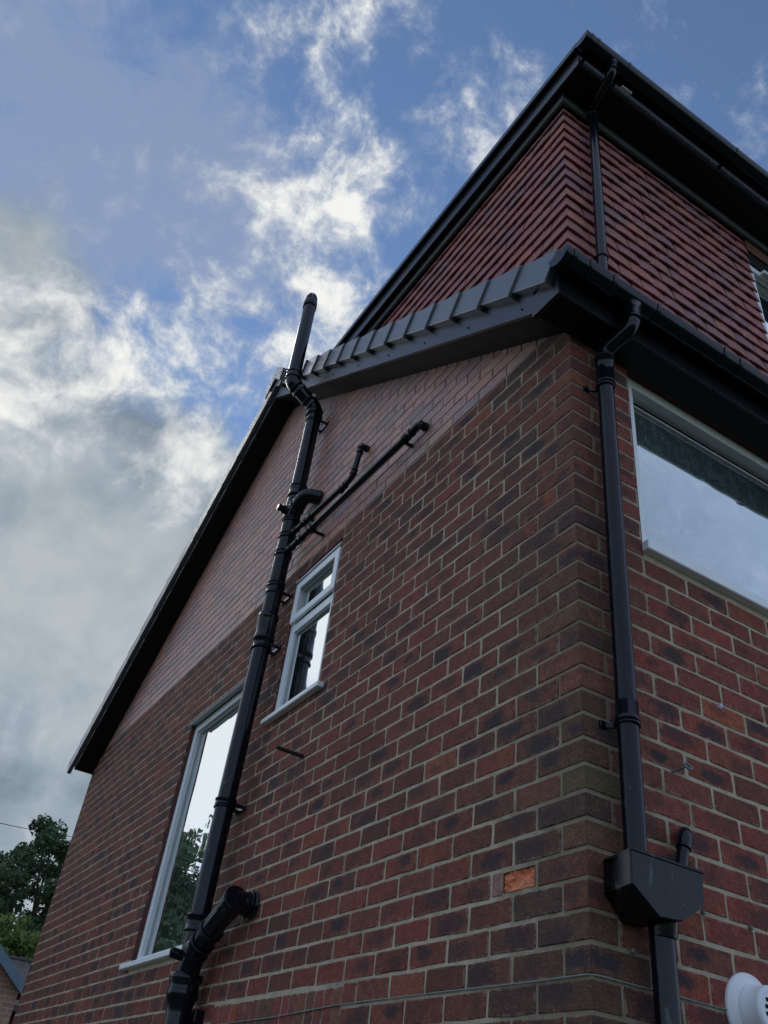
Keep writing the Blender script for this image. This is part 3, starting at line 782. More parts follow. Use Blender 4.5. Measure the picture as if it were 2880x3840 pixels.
# --- windows
def window(mp, op, face, fw, gdepth, panes, mat_g, sill, headtrim=None, sash=None, transom=None, fmat=M_WHITE, base=None):
    a0, a1, z0, z1 = op
    W = empty('window', mp((a0 + a1) / 2, z0, 0), H)
    f = MB(); dp = .07; g = .003
    f.box((a0 + g, z0 + .03, -face - dp), (a0 + fw, z1 - g, -face), .003, mp)
    f.box((a1 - fw, z0 + .03, -face - dp), (a1 - g, z1 - g, -face), .003, mp)
    f.box((a0 + fw, z1 - fw, -face - dp), (a1 - fw, z1 - g, -face - .0004), .003, mp)
    f.box((a0 + fw, z0 + .03, -face - dp), (a1 - fw, z0 + fw, -face - .0004), .003, mp)
    if transom: f.box((a0 + fw, transom[0], -face - dp), (a1 - fw, transom[1], -face - .0004), .003, mp)
    f.build('frame', fmat, W, fix=True)
    for (p0, p1, q0, q1, gd) in panes:
        b = MB(); t = .010
        b.box((p0, q0, -gd - .012), (p0 + t, q1, -gd + .012), .002, mp); b.box((p1 - t, q0, -gd - .012), (p1, q1, -gd + .012), .002, mp)
        b.box((p0 + t, q0, -gd - .012), (p1 - t, q0 + t, -gd + .0116), .002, mp); b.box((p0 + t, q1 - t, -gd - .012), (p1 - t, q1, -gd + .0116), .002, mp)
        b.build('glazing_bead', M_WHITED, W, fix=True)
        p = MB(); p.box((p0 + .002, q0 + .002, -gd - .010), (p1 - .002, q1 - .002, -gd), 0, mp); p.build('pane', mat_g, W, fix=True)
    if sash:
        s0, s1, t0, t1, sw, pr = sash
        s = MB()
        s.box((s0, t0, -face + .0008), (s0 + sw, t1, -face + pr), .004, mp); s.box((s1 - sw, t0, -face + .0008), (s1, t1, -face + pr), .004, mp)
        s.box((s0 + sw, t0, -face + .0008), (s1 - sw, t0 + sw, -face + pr - .0004), .004, mp); s.box((s0 + sw, t1 - sw, -face + .0008), (s1 - sw, t1, -face + pr - .0004), .004, mp)
        s.build('sash', M_WHITE, W, fix=True)
    if sill:
        l0, l1, zt_, zb_, out = sill
        s = MB(); s.box((l0, zb_, -face - .02), (l1, zt_, out), .004, mp); s.build('sill', M_WHITE, W, fix=True)
    if headtrim:
        h0, h1, hz, out = headtrim
        s = MB()
        P = [(-face, hz), (out, hz - .035), (out, hz - .041), (-face, hz - .022)]
        vs = [mp(h0, z_, o_) for o_, z_ in P] + [mp(h1, z_, o_) for o_, z_ in P]
        s.add(vs, [(0, 1, 2, 3), (4, 7, 6, 5), (0, 4, 5, 1), (1, 5, 6, 2), (2, 6, 7, 3), (3, 7, 4, 0)])
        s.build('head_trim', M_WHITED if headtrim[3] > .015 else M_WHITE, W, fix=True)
    return W
fc = .032
wa, wb, wz0, wz1 = S_WIN
window(GAB, (wa, wb, -.865, .135), .018, .058, .065,
       [(wa + .058, wb - .058, -.80, -.262, .044), (wa + .055, wb - .055, -.150, .055, .036)], M_GLASS,
       (wa - .075, wb + .040, -.838, -.868, .040), (wa + .004, wb - .004, .160, .010), (wa + .012, wb - .012, -.195, .105, .052, .022), (-.265, -.205))
la, lb, _, _ = L_WIN
window(GAB, (la, lb, -2.03, -.380), fc, .062, .065, [(la + .062, lb - .062, -1.968, -.445, .068)], M_GLASS,
       (la - .07, lb + .080, -2.008, -2.040, .042), (la + .004, lb + .01, -.352, .022))
ra, rb, _, _ = R_WIN
window(REA, (ra, rb, -.872, .136), .030, .058, .07, [(ra + .058, rb - .058, -.810, .030, .085)], M_GLASSB,
       (ra - .004, rb, -.838, -.884, .034))
DWIN = (1.735, 3.0, 1.16, 2.225)
Wd = window(lambda a, z, o: (a, .118 - o, z), DWIN, .020, .055, .06, [(1.79, 2.945, 1.22, 2.165, .06)], M_GLASSB, None)
vb = MB(); vb.box((1.86, .103, 2.178), (2.4, .136, 2.205), .003)
for i in range(14): vb.box((1.875 + i * .037, .1015, 2.184), (1.90 + i * .037, .1032, 2.199))
vb.build('trickle_vent', M_WHITE, Wd)

# --- splash of white paint on one brick
mb = MB(); 
for i in range(5): mb.tube([(.655 + R(-.012, .012), -.0022, -1.42 + R(-.014, .014)), (.655 + R(-.012, .012), -.0004, -1.42 + R(-.012, .012))], R(.004, .009), 7)
mb.build('paint_splash', M_SPOT, rear)

# ------------------------------------------------------------------ soil pipe
SP = empty('soil_pipe', (-.10, 2.82, -ZG)); tag(SP, 'tall black soil vent pipe up the gable wall, stepping out past the verge', 'drainpipe')
RS = .0545
def sy(z): return 2.745 + max(0, min(1, (.9 - z) / 2.6)) * .072
mb = MB(); mb.tube([(-.10, sy(z), z) for z in (1.70, 1.2, .95)], RS, 28); mb.tube([(-.10, sy(z), z) for z in (.68, .3, -.30)], RS, 28); mb.build('pipe', M_PVC, SP)
mb = MB(); mb.tube([(-.10, sy(z), z) for z in (-.28, -.7, -1.2, -1.6, -1.98)], RS - .001, 28); o = mb.build('pipe', M_PVCOLD, SP)
mb = MB(); mb.tube([(-.33, 2.765, 1.93), (-.33, 2.80, 2.88)], RS - .002, 28); mb.build('pipe', M_PVC, SP)
# vent cowl
mb = MB(); x, y = -.33, 2.803
mb.tube([(x, y, 2.84), (x, y, 2.8401), (x, y, 2.905), (x, y, 2.93)], [RS - .004, RS + .004, RS + .003, RS - .003], 28, False, False)
mb.tube([(x, y, 2.93), (x, y, 2.985), (x, y, 3.015), (x, y, 3.022)], [RS - .011, RS - .019, RS - .03, .002], 24, False, True)
for i in range(14):
    t = 2 * math.pi * i / 14; c, s_ = math.cos(t), math.sin(t)
    mb.tube([(x + c * (RS - .004), y + s_ * (RS - .004), 2.925), (x + c * (RS - .012), y + s_ * (RS - .012), 2.985), (x + c * (RS - .028), y + s_ * (RS - .028), 3.02)], .0042, 6)
mb.build('vent_cowl', M_PVC, SP)
# the step out past the verge
off = fillet([(-.10, 2.748, 1.66), (-.10, 2.748, 1.745), (-.33, 2.764, 1.905), (-.33, 2.764, 1.99)], .06)
mb = MB(); mb.tube(off, RS + .002, 26)
d = Vector((-.23, .016, .16)).normalized()
collar(mb, Vector((-.155, 2.752, 1.785)), d, RS + .006, .06); collar(mb, Vector((-.275, 2.76, 1.866)), d, RS + .006, .055)
collar(mb, (-.10, 2.748, 1.69), (0, 0, 1), RS + .006, .06); collar(mb, (-.33, 2.765, 1.975), (0, 0, 1), RS + .006, .07)
eb = mb.build('offset_bend', M_PVC, SP)
nb = MB(); c0 = Vector((-.150, 2.700, 1.815)); nb.box((c0.x - .022, c0.y - .012, c0.z - .015), (c0.x + .006, c0.y - .010, c0.z + .015)); nb.build('sticker', M_LABEL, eb)
def coupling(z, ln, m=M_PVC, r=RS + .007, name='coupling'):
    mb = MB(); collar(mb, (-.10, sy(z), z), (0, 0, 1), r, ln, 28); return mb.build(name, m, SP)
coupling(.905, .10); coupling(.70, .11); coupling(.51, .035, r=RS + .004); coupling(.365, .035, r=RS + .004); coupling(.115, .03, r=RS + .003)
coupling(-.205, .19, r=RS + .009); coupling(-.325, .06, M_PVCOLD, RS + .007); coupling(-1.33, .05, M_PVCOLD, RS + .004); coupling(-1.955, .085, M_PVCOLD, RS + .009)
def bracket(z, m=M_PVC, drop=0.0):
    mb = MB(); y = sy(z)
    mb.tube([(-.10, y, z - .011), (-.10, y, z - .0109), (-.10, y, z + .011), (-.10, y, z + .0111)], [RS, RS + .0045, RS + .0045, RS], 28, False, False)
    for s in (-1, 1):
        mb.prism([(-.10 + .03, y + s * .048), (0.001, y + s * .048), (0.001, y + s * .056), (-.10 + .03, y + s * .056)], 2, z - .010, z + .010)
    mb.box((-.010, y - .075, z - .014), (.0005, y + .075, z + .014), .002)
    return mb.build('bracket', m, SP, fix=True)
bracket(1.60); bracket(.055); bracket(-.325, M_PVCOLD); bracket(-1.335, M_PVCOLD)
# branch from the upper bathroom: swept bend into the wall, capped stub
mb = MB(); y = sy(.72)
mb.tube(fillet([(-.10, y, .665), (-.105, y - .10, .755), (-.09, y - .17, .785), (.0, y - .215, .775)], .07), [RS - .004] * 4 + [RS - .003] * 12, 26)
mb.tube([(-.10, y, .80), (-.10, y, .81), (-.10, y, .90)], [RS + .003] * 3, 26)
mb.tube([(-.10, y, .63), (-.10, y, .80)], RS + .006, 26)
collar(mb, (-.102, y - .06, .735), (-.05, -.74, .66), RS + .003, .05)
mb.build('branch_bend', M_PVC, SP)
mb = MB(); mb.tube([(-.14, y + .005, .725), (-.215, y + .005, .725)], .026, 20, True, False); mb.tube([(-.215, y + .005, .725), (-.2151, y + .005, .725), (-.17, y + .005, .725)], [.026, .0215, .0215], 20, False, True)
collar(mb, (-.165, y + .005, .725), (1, 0, 0), .030, .03); mb.build('boss_stub', M_PVC, SP)
# lower swept branch with rodding cap
y = sy(-2.1)
mb = MB(); br = [(-.10, y, -2.235), (-.11, y - .08, -2.10), (-.112, y - .30, -1.985), (-.108, y - .43, -1.925)]
mb.tube(fillet(br, .07), RS, 26); mb.tube([(-.10, y, -1.97), (-.10, y, -2.30)], RS + .001, 28)
dv = Vector(br[2]) - Vector(br[1]); collar(mb, (Vector(br[1]) * .8 + Vector(br[2]) * .2), dv, RS + .007, .09); collar(mb, (Vector(br[1]) * .25 + Vector(br[2]) * .75), dv, RS + .006, .02)
mb.tube([(-.108, y - .46, -1.908), (.0, y - .46, -1.905)], RS, 26); collar(mb, (-.02, y - .46, -1.905), (1, 0, 0), RS + .006, .03)
mb.tube([(-.108, y - .40, -1.936), (-.1085, y - .47, -1.906)], RS + .006, 26)
mb.build('branch_junction', M_PVCOLD, SP)
mb = MB(); cn = Vector((-.02, -.93, .36)).normalized(); c0 = Vector((-.109, y - .478, -1.902))
mb.tube([c0, c0 + cn * .012, c0 + cn * .014], [RS + .010, RS + .010, RS + .006], 30)
for s in (-1, 1): 
    q = c0 + cn * .015 + Vector((1, 0, 0)) * s * .045; mb.box(q - Vector((.012, .004, .012)), q + Vector((.012, .004, .012)), .002)
mb.build('access_cap', M_PVC, SP)
mb = MB(); mb.tube([(-.13, y, -2.115), (-.205, y + .01, -2.105)], .026, 20, True, False); mb.tube([(-.205, y + .01, -2.105), (-.2051, y + .01, -2.105), (-.17, y + .005, -2.11)], [.027, .0215, .021], 20, False, True)
mb.build('boss_stub', M_PVCOLD, SP)
mb = MB(); mb.tube([(-.10, y, q) for q in (-2.19, -2.191, -2.215, -2.24, -2.262, -2.29, -2.31, -2.33, -2.36)], [RS, RS + .028, RS + .030, RS + .020, RS + .022, RS + .026, RS + .016, RS + .010, RS + .008], 30, True, True)
mb.build('spigot_hub', M_PVCOLD, SP)
mb = MB(); mb.tube([(-.10, y, q) for q in (-2.3, -3.0, -3.8, -ZG + .02)], RS + .006, 28)
mb.box((-.05, y - .10, -2.40), (.0, y - .055, -2.34), .004); mb.box((-.05, y + .055, -2.40), (.0, y + .10, -2.34), .004)
mb.build('pipe', M_PVCOLD, SP)

# ------------------------------------------------------------------ waste pipes on the gable
def waste(name, label, pts, r, clips, socks):
    E_ = empty(name, pts[0]); tag(E_, label, 'waste pipe', 'black waste pipes on the gable')
    mb = MB(); mb.tube(fillet(pts, .035), r, 18); mb.build('pipe', M_PVC, E_)
    for p, d_, ln in socks:
        mb = MB(); collar(mb, p, d_, r + .004, ln, 18, .002); mb.build('socket', M_PVC, E_)
    for p in clips:
        mb = MB(); p = Vector(p); mb.tube([(p.x, p.y - .008, p.z), (p.x, p.y + .008, p.z)], r + .005, 16)
        mb.box((p.x, p.y - .007, p.z - r - .016), (.001, p.y + .007, p.z - r + .004), .001); mb.build('pipe_clip', M_PVC, E_)
    return E_
A = [(.0, 1.885, .775), (-.052, 1.885, .772), (-.052, 1.945, .555), (-.056, 2.03, .538), (-.095, 2.72, .512)]
da = Vector(A[4]) - Vector(A[3])
waste('waste_pipe', 'thin black waste pipe with a vertical drop, the upper of two', A, .0185,
      [Vector(A[3]) + da * .06, Vector(A[3]) + da * .60],
      [((-.03, 1.885, .773), (1, 0, 0), .045), ((-.052, 1.892, .745), (0, .27, -.96), .04), ((-.052, 1.936, .59), (0, .27, -.96), .035), (Vector(A[3]) + da * .02, da, .04), (Vector(A[3]) + da * .72, da, .05), (Vector(A[3]) + da * .9, da, .05)])
B = [(.0, 1.165, .432), (-.050, 1.168, .430), (-.054, 1.26, .418), (-.098, 2.73, .366)]
db = Vector(B[3]) - Vector(B[2])
waste('waste_pipe', 'long straight black waste pipe sloping to the soil pipe, the lower of two', B, .0215,
      [Vector(B[2]) + db * .03, Vector(B[2]) + db * .745],
      [((-.028, 1.166, .431), (1, 0, 0), .045), (Vector(B[2]) + db * .0, db, .05), (Vector(B[2]) + db * .76, db, .05), (Vector(B[2]) + db * .86, db, .06), (Vector(B[2]) + db * .95, db, .045)])

# ------------------------------------------------------------------ downpipes and hopper
DP = empty('downpipe', (.13, -.06, -2.1)); tag(DP, 'black downpipe with swan neck, from lower gutter to hopper beside the corner', 'drainpipe')
RD = .034
mb = MB(); mb.tube([(.134, -.06, -.10), (.132, -.06, -1.0), (.128, -.06, -2.13)], RD, 26); mb.build('pipe', M_PVCOLD, DP)
mb = MB(); mb.tube(fillet([(.172, -.205, .225), (.168, -.205, .105), (.138, -.06, .055), (.136, -.06, -.02)], .05), RD - .001, 24); mb.build('swan_neck', M_PVC, DP)
mb = MB(); mb.tube([(.172, -.205, .24), (.172, -.205, .165), (.1715, -.205, .164), (.171, -.205, .150)], [RD + .012, RD + .004, RD + .007, RD + .007], 24); mb.build('outlet', M_PVC, DP)
mb = MB(); mb.tube([(.136, -.06, q) for q in (.02, .0199, .008, .0079, -.135, -.1351, -.155, -.1551)], [RD, RD + .006, RD + .006, RD + .004, RD + .004, RD + .007, RD + .007, RD], 26, False, False); mb.build('socket', M_PVCOLD, DP)
mb = MB(); mb.tube([(.130, -.06, q) for q in (-1.60, -1.6001, -1.648, -1.6481, -1.668, -1.6681)], [RD, RD + .003, RD + .0035, RD + .006, RD + .006, RD], 26, False, False); mb.build('socket', M_PVCOLD, DP)
for z in (-.165, -1.672):
    mb = MB(); mb.tube([(.132, -.06, z - .008), (.132, -.06, z - .0079), (.132, -.06, z + .008), (.132, -.06, z + .0081)], [RD, RD + .005, RD + .005, RD], 24, False, False)
    mb.prism([(.120, -.035), (.070, .001), (.082, .001), (.128, -.028)], 2, z - .008, z + .008); mb.box((.064, -.010, z - .012), (.092, .001, z + .012), .002)
    mb.build('bracket', M_PVC, DP, fix=True)
HP = empty('hopper_head', (.17, -.07, -2.25)); tag(HP, 'black plastic rainwater hopper with flaking paint on the rear wall', 'hopper')
fx = [(.027, -2.088), (.305, -2.088), (.298, -2.182), (.205, -2.238), (.118, -2.246), (.024, -2.180)]
mb = MB(); n = len(fx); yb, yf = -.004, -.140
def ring(y, k): return [(.165 + (x - .165) * k, y, -2.15 + (z + 2.15) * k) for x, z in fx]
bk = [(x + (.03 if i in (0, 5) else 0), yb, z) for i, (x, z) in enumerate(fx)]
vs = bk + ring(yf + .006, 1.0) + ring(yf, .975)
mb.add(vs, [[i, (i + 1) % n, n + (i + 1) % n, n + i] for i in range(1, n)] + [[n + i, n + (i + 1) % n, 2 * n + (i + 1) % n, 2 * n + i] for i in range(n)] + [list(range(2 * n, 3 * n)), list(range(n))[::-1]])
inner = [(.038, -.016, -2.10), (.296, -.016, -2.10), (.296, -.130, -2.10), (.038, -.130, -2.10)]
mb.add(inner, [(0, 1, 2, 3)])
mb.box((.0255, -.1435, -2.094), (.3065, -.134, -2.0855), .002)
M_HOP = pvc_material('flaking_black_hopper', (0.003, 0.004, 0.005), 0.30, 0.35, 0.02)
mb.build('hopper_body', M_HOP, HP, fix=True)
mb = MB(); mb.tube([(.205, -.07, -2.22), (.205, -.065, -2.27)], [.042, .038], 24); mb.build('spout', M_PVCOLD, HP)
DQ = empty('downpipe', (.204, -.06, -ZG)); tag(DQ, 'black downpipe running down below the hopper', 'drainpipe')
mb = MB(); mb.tube([(.205, -.06, -2.25), (.203, -.06, -3.4), (.203, -.06, -ZG + .03)], RD, 26); mb.build('pipe', M_PVCOLD, DQ)
mb = MB(); mb.tube([(.203, -.06, q) for q in (-3.2, -3.2001, -3.225, -3.2251)], [RD, RD + .006, RD + .006, RD], 24, False, False); mb.box((.17, -.03, -3.22), (.236, .001, -3.205), .002); mb.build('bracket', M_PVC, DQ)
OV = empty('overflow_pipe', (.36, 0, -1.94)); tag(OV, 'short black elbow pipe leading from the brickwork down into the hopper', 'waste pipe')
mb = MB(); mb.tube(fillet([(.408, .003, -1.938), (.345, -.055, -1.952), (.275, -.074, -2.12)], .035), .0185, 18); mb.build('pipe', M_PVCOLD, OV)
mb = MB(); mb.tube(fillet([(.397, -.007, -1.939), (.345, -.055, -1.952), (.322, -.062, -2.005)], .033), .0225, 18); mb.build('elbow', M_PVCOLD, OV)
DD = empty('downpipe', (.29, .05, .8)); tag(DD, 'glossy black downpipe with swan neck in front of the hung tiles', 'drainpipe')
RU = .0285
mb = MB(); mb.tube([(.298, .05, 2.42), (.282, .05, .80)], RU, 24); mb.build('pipe', M_PVC, DD)
mb = MB(); mb.tube(fillet([(.243, -.183, 2.60), (.240, -.183, 2.505), (.292, .05, 2.505), (.2975, .05, 2.43)], .045)[:], RU - .001, 22)
mb.build('swan_neck', M_PVC, DD)
mb = MB(); mb.tube([(.243, -.183, 2.61), (.242, -.183, 2.555), (.242, -.183, 2.5549), (.242, -.183, 2.535)], [RU + .012, RU + .004, RU + .006, RU + .006], 22); mb.build('outlet', M_PVC, DD)
mb = MB(); mb.tube([(.2975, .05, q) for q in (2.50, 2.4999, 2.435, 2.4349, 2.42, 2.4199)], [RU, RU + .004, RU + .004, RU + .006, RU + .006, RU], 24, False, False)
mb.prism([(.285, .07), (.27, .10), (.28, .10), (.293, .07)], 2, 2.41, 2.422); mb.build('socket', M_PVC, DD)
mb = MB(); mb.tube([(.284, .05, q) for q in (.98, .9799, .965, .9649)], [RU, RU + .005, RU + .005, RU], 24, False, False); mb.box((.25, .05, .968), (.262, .098, .978)); mb.build('bracket', M_PVC, DD)

# ------------------------------------------------------------------ small things on the walls
FL = empty('boiler_flue', (.60, 0, -2.40)); tag(FL, 'white round boiler flue terminal on the rear wall below the hopper', 'flue')
cx, cz, rr = .604, -2.385, .104
mb = MB(); mb.tube([(cx, .0, cz), (cx, -.006, cz), (cx, -.010, cz), (cx, -.022, cz)], [rr, rr, rr - .004, .076], 44); mb.build('wall_plate', M_FLUE, FL)
mb = MB(); mb.tube([(cx, -.018, cz), (cx, -.030, cz), (cx, -.0301, cz), (cx, -.034, cz), (cx, -.0341, cz), (cx, -.074, cz), (cx, -.082, cz), (cx, -.085, cz)], [.074, .074, .070, .070, .067, .067, .063, .057], 40); mb.build('terminal', M_FLUE, FL)
mb = MB()
for i in range(4):
    zq = cz + .026 - i * .018; hw = .043 - abs(i - 1.5) * .006
    mb.box((cx - hw, -.0875, zq - .005), (cx + hw, -.0848, zq + .005), .001)
mb.build('outlet_slot', M_DARK, FL)
mb = MB(); mb.tube([(.004, 2.072, -1.224), (-.02, 2.072, -1.223), (-.156, 2.072, -1.220)], [.0105, .0105, .010], 12)
tag(mb.build('iron_rod', M_RUST), 'rusty iron rod sticking out of the gable below the small window', 'rod')
hk = [(.378, .004, -1.737), (.385, -.020, -1.733)]
cc = Vector((.402, -.042, -1.722))
for i in range(15):
    t = math.radians(215 + i * 24); hk.append((cc.x + .017 * math.cos(t), cc.y + .006 * math.sin(t) - .002, cc.z + .011 * math.sin(t)))
mb = MB(); mb.tube(hk, .0042, 8)
tag(mb.build('hook_eye', M_GALV), 'small metal hook eye screwed into the rear wall joint', 'hook')
wz = -CH * 29 + .002
mb = MB(); pts = [(1.2, -.004, wz - .001), (.6, -.004, wz), (.22, -.004, wz + .001), (-.003, -.004, wz + .002), (-.004, .25, wz), (-.004, .7, wz + .003), (-.005, 1.36, wz + .004), (-.006, 1.9, wz - .012), (-.005, 2.6, wz - .016)]
mb.tube(fillet(pts, .03, 3), .0026, 6)
tag(mb.build('wire', M_WIRE), 'thin faded wire strung along a mortar joint round the corner', 'wire')
for (x, z, lab) in ((.449, -CH * 26, 'tiny grey cable clip in a joint just right of the hopper outlet'), (.655, -CH * 26, 'tiny pale cable clip in a joint above the flue'), (.150, -CH * 28 + .004, 'tiny pale cable clip left of the lower downpipe')):
    mb = MB(); mb.box((x - .006, -.010, z - .006), (x + .006, .004, z + .006), .002); mb.tube([(x, -.012, z + .002), (x, .0, z + .002)], .002, 6)
    tag(mb.build('cable_clip', M_GALV), lab, 'clip', 'cable clips on the rear wall')

# ------------------------------------------------------------------ beyond the house
def far(per_x, per_z, dist): return (CAM[0] + per_x * dist, CAM[1] + dist, CAM[2] + per_z * dist)
NB = empty('neighbour_house', (-1.2, 14.2, -ZG)); tag(NB, 'brown brick house gable with blue-grey barge board beyond the far corner', 'house')
ds = 16.0; e = far(.1890, .0925, ds); ap = (e[0] - 3.6, e[1], e[2] + 3.6 * .78)
mb = MB(); mb.prism([(2 * ap[0] - e[0] + .25, -ZG), (e[0] - .04, -ZG), (e[0] - .04, e[2] + .06), (ap[0], ap[2] - .1), (2 * ap[0] - e[0] + .25, e[2] + .12)], 1, e[1] + .05, e[1] + 7)
def nb_brick():
    m, t, b = mat('neighbour_brick')
    P = t.new('ShaderNodeTexCoord').outputs['Object']; s = t.sep(P)
    bt = t.new('ShaderNodeTexBrick'); t.l.new(t.comb(s[0], s[2], 0.0), bt.inputs['Vector'])
    for k, v in (('Scale', 1.0), ('Mortar Size', .006), ('Brick Width', .225), ('Row Height', .075)): bt.inputs[k].default_value = v
    bt.inputs['Color1'].default_value = (.36, .20, .14, 1); bt.inputs['Color2'].default_value = (.45, .26, .19, 1); bt.inputs['Mortar'].default_value = (.5, .42, .34, 1)
    t.l.new(bt.outputs['Color'], b.inputs['Base Color']); b.inputs['Roughness'].default_value = .9
    return m
mb.build('wall', nb_brick(), NB, fix=True)
M_NBOARD = simple('blue_grey_paint', (0.16, 0.22, 0.28), .6, .3)
mb = MB()
def slope(x, dz): return (x, e[2] + (e[0] - x) * .78 + dz)
mb.prism([slope(e[0], 0), slope(ap[0], 0), slope(ap[0], .20), slope(e[0], .17)], 1, e[1] - .10, e[1] - .02)
mb.prism([(2 * ap[0] - x, z) for x, z in [slope(e[0], 0), slope(ap[0], 0), slope(ap[0], .20), slope(e[0], .17)]], 1, e[1] - .10, e[1] - .02)
mb.build('barge_board', M_NBOARD, NB, fix=True)
M_NROOF = simple('mossy_concrete_tile', (0.11, 0.10, 0.095), .9, .1, .5, 5, .01, 40)
mb = MB(); mb.prism([slope(e[0] + .12, .10), slope(ap[0], .19), slope(ap[0], .26), slope(e[0] + .12, .17)], 1, e[1] - .015, e[1] + 7.2)
mb.prism([(2 * ap[0] - x, z) for x, z in [slope(e[0] + .12, .10), slope(ap[0], .19), slope(ap[0], .26), slope(e[0] + .12, .17)]], 1, e[1] - .015, e[1] + 7.2)
mb.build('roof', M_NROOF, NB, fix=True)
OB = empty('garden_outbuilding', (3.2, 20.5, -ZG)); tag(OB, 'low outbuilding with grey mossy tiled roof between neighbour and house', 'outbuilding')
q = far(.19, .132, 21.0)
mb = MB(); mb.box((1.35, q[1] + .6, -ZG), (6.5, q[1] + 4, q[2] - .9)); mb.build('wall', M_REVEAL, OB)
mb = MB(); mb.prism([(q[1], q[2] - 1.0), (q[1] + 1.8, q[2]), (q[1] + 1.9, q[2] + .06), (q[1] + 2.1, q[2] + .02), (q[1] + 4.2, q[2] - 1.1), (q[1] + 4.2, q[2] - 1.2), (q[1], q[2] - 1.1)], 0, 1.2, 6.7)
for i in range(26): mb.box((1.22 + i * .21, q[1] + 1.78, q[2] + .0), (1.41 + i * .21, q[1] + 2.12, q[2] + .075 + R(-.012, .012)), .02)
mb.build('roof', M_NROOF, OB, fix=True)

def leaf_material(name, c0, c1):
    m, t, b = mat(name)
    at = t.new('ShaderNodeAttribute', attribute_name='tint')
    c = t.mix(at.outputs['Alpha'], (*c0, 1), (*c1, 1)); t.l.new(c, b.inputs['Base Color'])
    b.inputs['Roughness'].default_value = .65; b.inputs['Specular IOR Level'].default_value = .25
    tr = t.new('ShaderNodeBsdfTranslucent'); t.l.new(c, tr.inputs['Color'])
    mx = t.new('ShaderNodeMixShader'); mx.inputs[0].default_value = .25
    t.l.new(b.outputs[0], mx.inputs[1]); t.l.new(tr.outputs[0], mx.inputs[2])
    o = [n for n in t.n if n.type == 'OUTPUT_MATERIAL'][0]; t.l.new(mx.outputs[0], o.inputs['Surface'])
    return m
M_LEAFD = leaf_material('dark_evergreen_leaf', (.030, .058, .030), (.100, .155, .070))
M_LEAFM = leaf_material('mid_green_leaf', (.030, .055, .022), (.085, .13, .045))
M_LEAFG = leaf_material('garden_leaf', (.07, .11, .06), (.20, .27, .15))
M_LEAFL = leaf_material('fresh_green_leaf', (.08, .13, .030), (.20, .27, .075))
M_BARK = simple('bark', (.06, .045, .035), .95, .1, .4, 8, .02, 30)
def tree(name, base, height, rad, lm, label, cat, group, nl=5200, leaf=.16, clear=.12, cone=.0, seed=1, clumps=46, spiky=.0):
    rn = random.Random(seed); T_ = empty(name, base); tag(T_, label, cat, group); clumps = int(clumps * 1.7)
    bx, by, bz = base
    mb = MB(); ln = [(0, 0, 0)]
    for i in range(1, 8): ln.append((rn.uniform(-.12, .12) * i * .25, rn.uniform(-.12, .12) * i * .25, height * .9 * i / 7))
    mb.tube([(bx + x, by + y, bz + z) for x, y, z in ln], [max(.03, height * .02 * (1 - i / 7.5)) for i in range(8)], 10)
    cl = []
    for i in range(clumps):
        h = clear + (1 - clear) * (i + rn.random()) / clumps
        if cone: rr_ = rad * (1 - h * cone) * math.sqrt(rn.uniform(.15, 1))
        else: rr_ = rad * math.sqrt(max(.03, 1 - ((h - .55) / .52) ** 2)) * math.sqrt(rn.uniform(.1, 1))
        t = rn.uniform(0, 2 * math.pi); p = Vector((bx + rr_ * math.cos(t), by + rr_ * math.sin(t), bz + h * height))
        cl.append((p, rad * rn.uniform(.28, .50) * (1.15 - .6 * h)))
        if i % 3 == 0:
            k = max(1, min(7, int(h * 7 * .8))); a = Vector((bx + ln[k][0], by + ln[k][1], bz + ln[k][2]))
            mb.tube([a, a.lerp(p, .5) + Vector((0, 0, -.1)), p], [height * .006, height * .004, .012], 6)
    mb.build('trunk', M_BARK, T_)
    cr = MB(); cr.tint = []
    for i in range(nl):
        p, s = cl[rn.randrange(len(cl))]
        d_ = Vector((rn.gauss(0, 1), rn.gauss(0, 1), rn.gauss(0, .8))).normalized() * s * rn.random() ** .45
        c = p + d_; u = Vector((rn.gauss(0, 1), rn.gauss(0, 1), rn.gauss(0, .7) + spiky)).normalized(); v = u.cross(Vector((rn.gauss(0, 1), rn.gauss(0, 1), rn.gauss(0, 1)))).normalized()
        L = leaf * rn.uniform(.6, 1.35) * (1 + .6 * spiky); Wd_ = L * rn.uniform(.3, .5) / (1 + .6 * spiky)
        cr.add([c - u * L * .5, c + v * Wd_, c + u * L * .6, c - v * Wd_], [(0, 1, 2, 3)])
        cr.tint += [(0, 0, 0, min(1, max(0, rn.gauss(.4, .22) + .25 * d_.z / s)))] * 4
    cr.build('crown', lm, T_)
    return T_
def tbase(px, dist): p = far(px, 0, dist); return (p[0], p[1], -ZG)
GT = 'trees beyond the neighbouring house'
tree('broad_tree', tbase(.182, 31), 9.4, 2.1, M_LEAFD, 'tallest dark tree, its spiky top against the grey house edge', 'tree', GT, 26000, .105, .05, 0, 3, 54, .5)
tree('broad_tree', tbase(.150, 33), 8.9, 1.5, M_LEAFD, 'dark evergreen between the tallest tree and the left edge', 'tree', GT, 20000, .10, .05, .0, 5, 46, .3)
tree('conifer_tree', tbase(.128, 29), 7.3, 1.5, M_LEAFD, 'dense dark green conifer at the left edge of the picture', 'tree', GT, 22000, .095, .02, .55, 8, 60, .6)
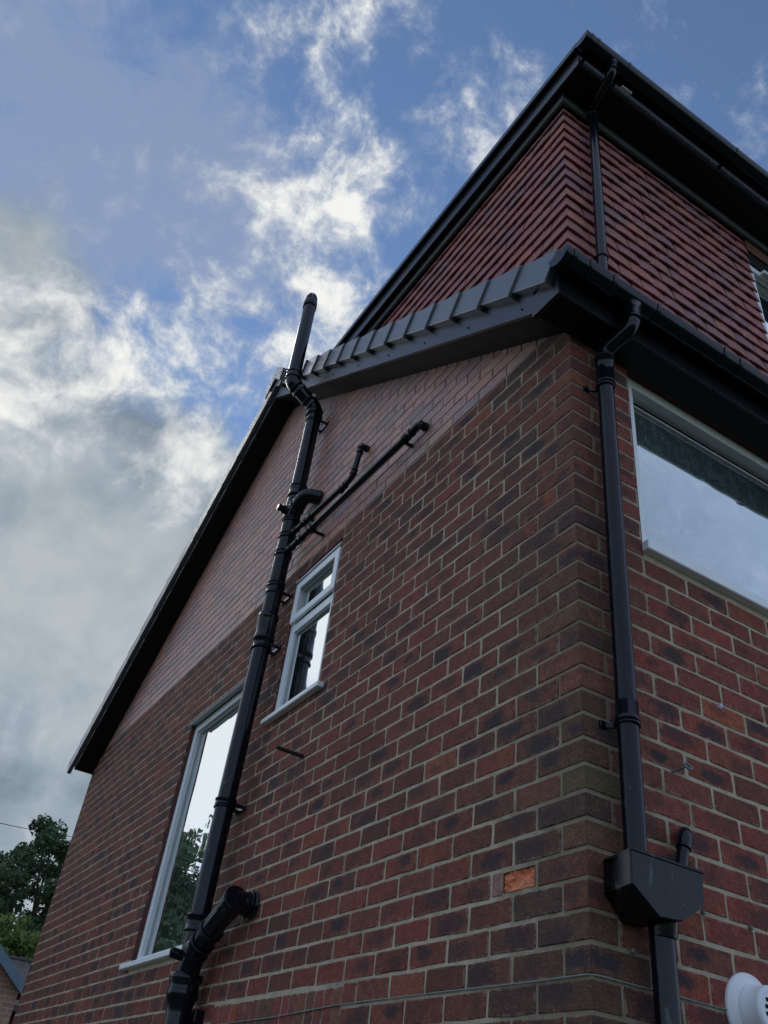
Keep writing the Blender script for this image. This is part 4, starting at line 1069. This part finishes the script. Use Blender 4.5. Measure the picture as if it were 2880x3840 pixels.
tree('conifer_tree', tbase(.196, 27), 6.9, 1.4, M_LEAFD, 'dark conifer in front of the tallest tree, against the gable corner', 'tree', GT, 20000, .095, .02, .6, 12, 50, .6)
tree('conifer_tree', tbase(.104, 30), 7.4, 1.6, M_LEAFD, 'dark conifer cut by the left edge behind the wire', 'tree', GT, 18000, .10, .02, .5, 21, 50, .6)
tree('shrub', tbase(.178, 25), 5.3, 1.0, M_LEAFL, 'bright fresh green shrub above the grey outbuilding roof', 'shrub', None, 6000, .09, .2, 0, 17, 34, 1.0)
tree('shrub', tbase(.160, 26), 5.75, 1.1, M_LEAFL, 'light green shrub rising behind the blue-grey barge board', 'shrub', None, 6000, .09, .2, 0, 19, 34, 1.0)
GR = 'garden trees mirrored in the tall window'
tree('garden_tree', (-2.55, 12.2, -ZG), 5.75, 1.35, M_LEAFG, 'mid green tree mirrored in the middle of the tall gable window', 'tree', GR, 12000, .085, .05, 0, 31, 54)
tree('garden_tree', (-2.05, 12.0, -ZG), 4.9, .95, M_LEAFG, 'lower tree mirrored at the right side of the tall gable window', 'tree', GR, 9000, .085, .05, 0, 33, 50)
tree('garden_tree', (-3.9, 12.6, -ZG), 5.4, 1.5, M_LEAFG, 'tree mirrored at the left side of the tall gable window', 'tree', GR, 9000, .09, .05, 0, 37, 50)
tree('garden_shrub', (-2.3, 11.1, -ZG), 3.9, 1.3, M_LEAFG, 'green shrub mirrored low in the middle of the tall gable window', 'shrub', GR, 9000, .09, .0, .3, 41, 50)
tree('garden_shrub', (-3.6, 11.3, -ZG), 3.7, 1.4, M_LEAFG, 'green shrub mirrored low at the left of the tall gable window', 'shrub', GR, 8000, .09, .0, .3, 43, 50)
p0 = far(.105, .2395, 26); p1 = far(.166, .2418, 34); v = Vector(p1) - Vector(p0)
mb = MB(); a, b_ = Vector(p0) - v * 3.0, Vector(p1) + v * 2.0
mb.tube([a.lerp(b_, i / 16) + Vector((0, 0, -.25 * math.sin(math.pi * i / 16) + .25)) for i in range(17)], .011, 6)
tag(mb.build('overhead_wire', M_DARK), 'thin overhead wire crossing the sky above the trees', 'wire')
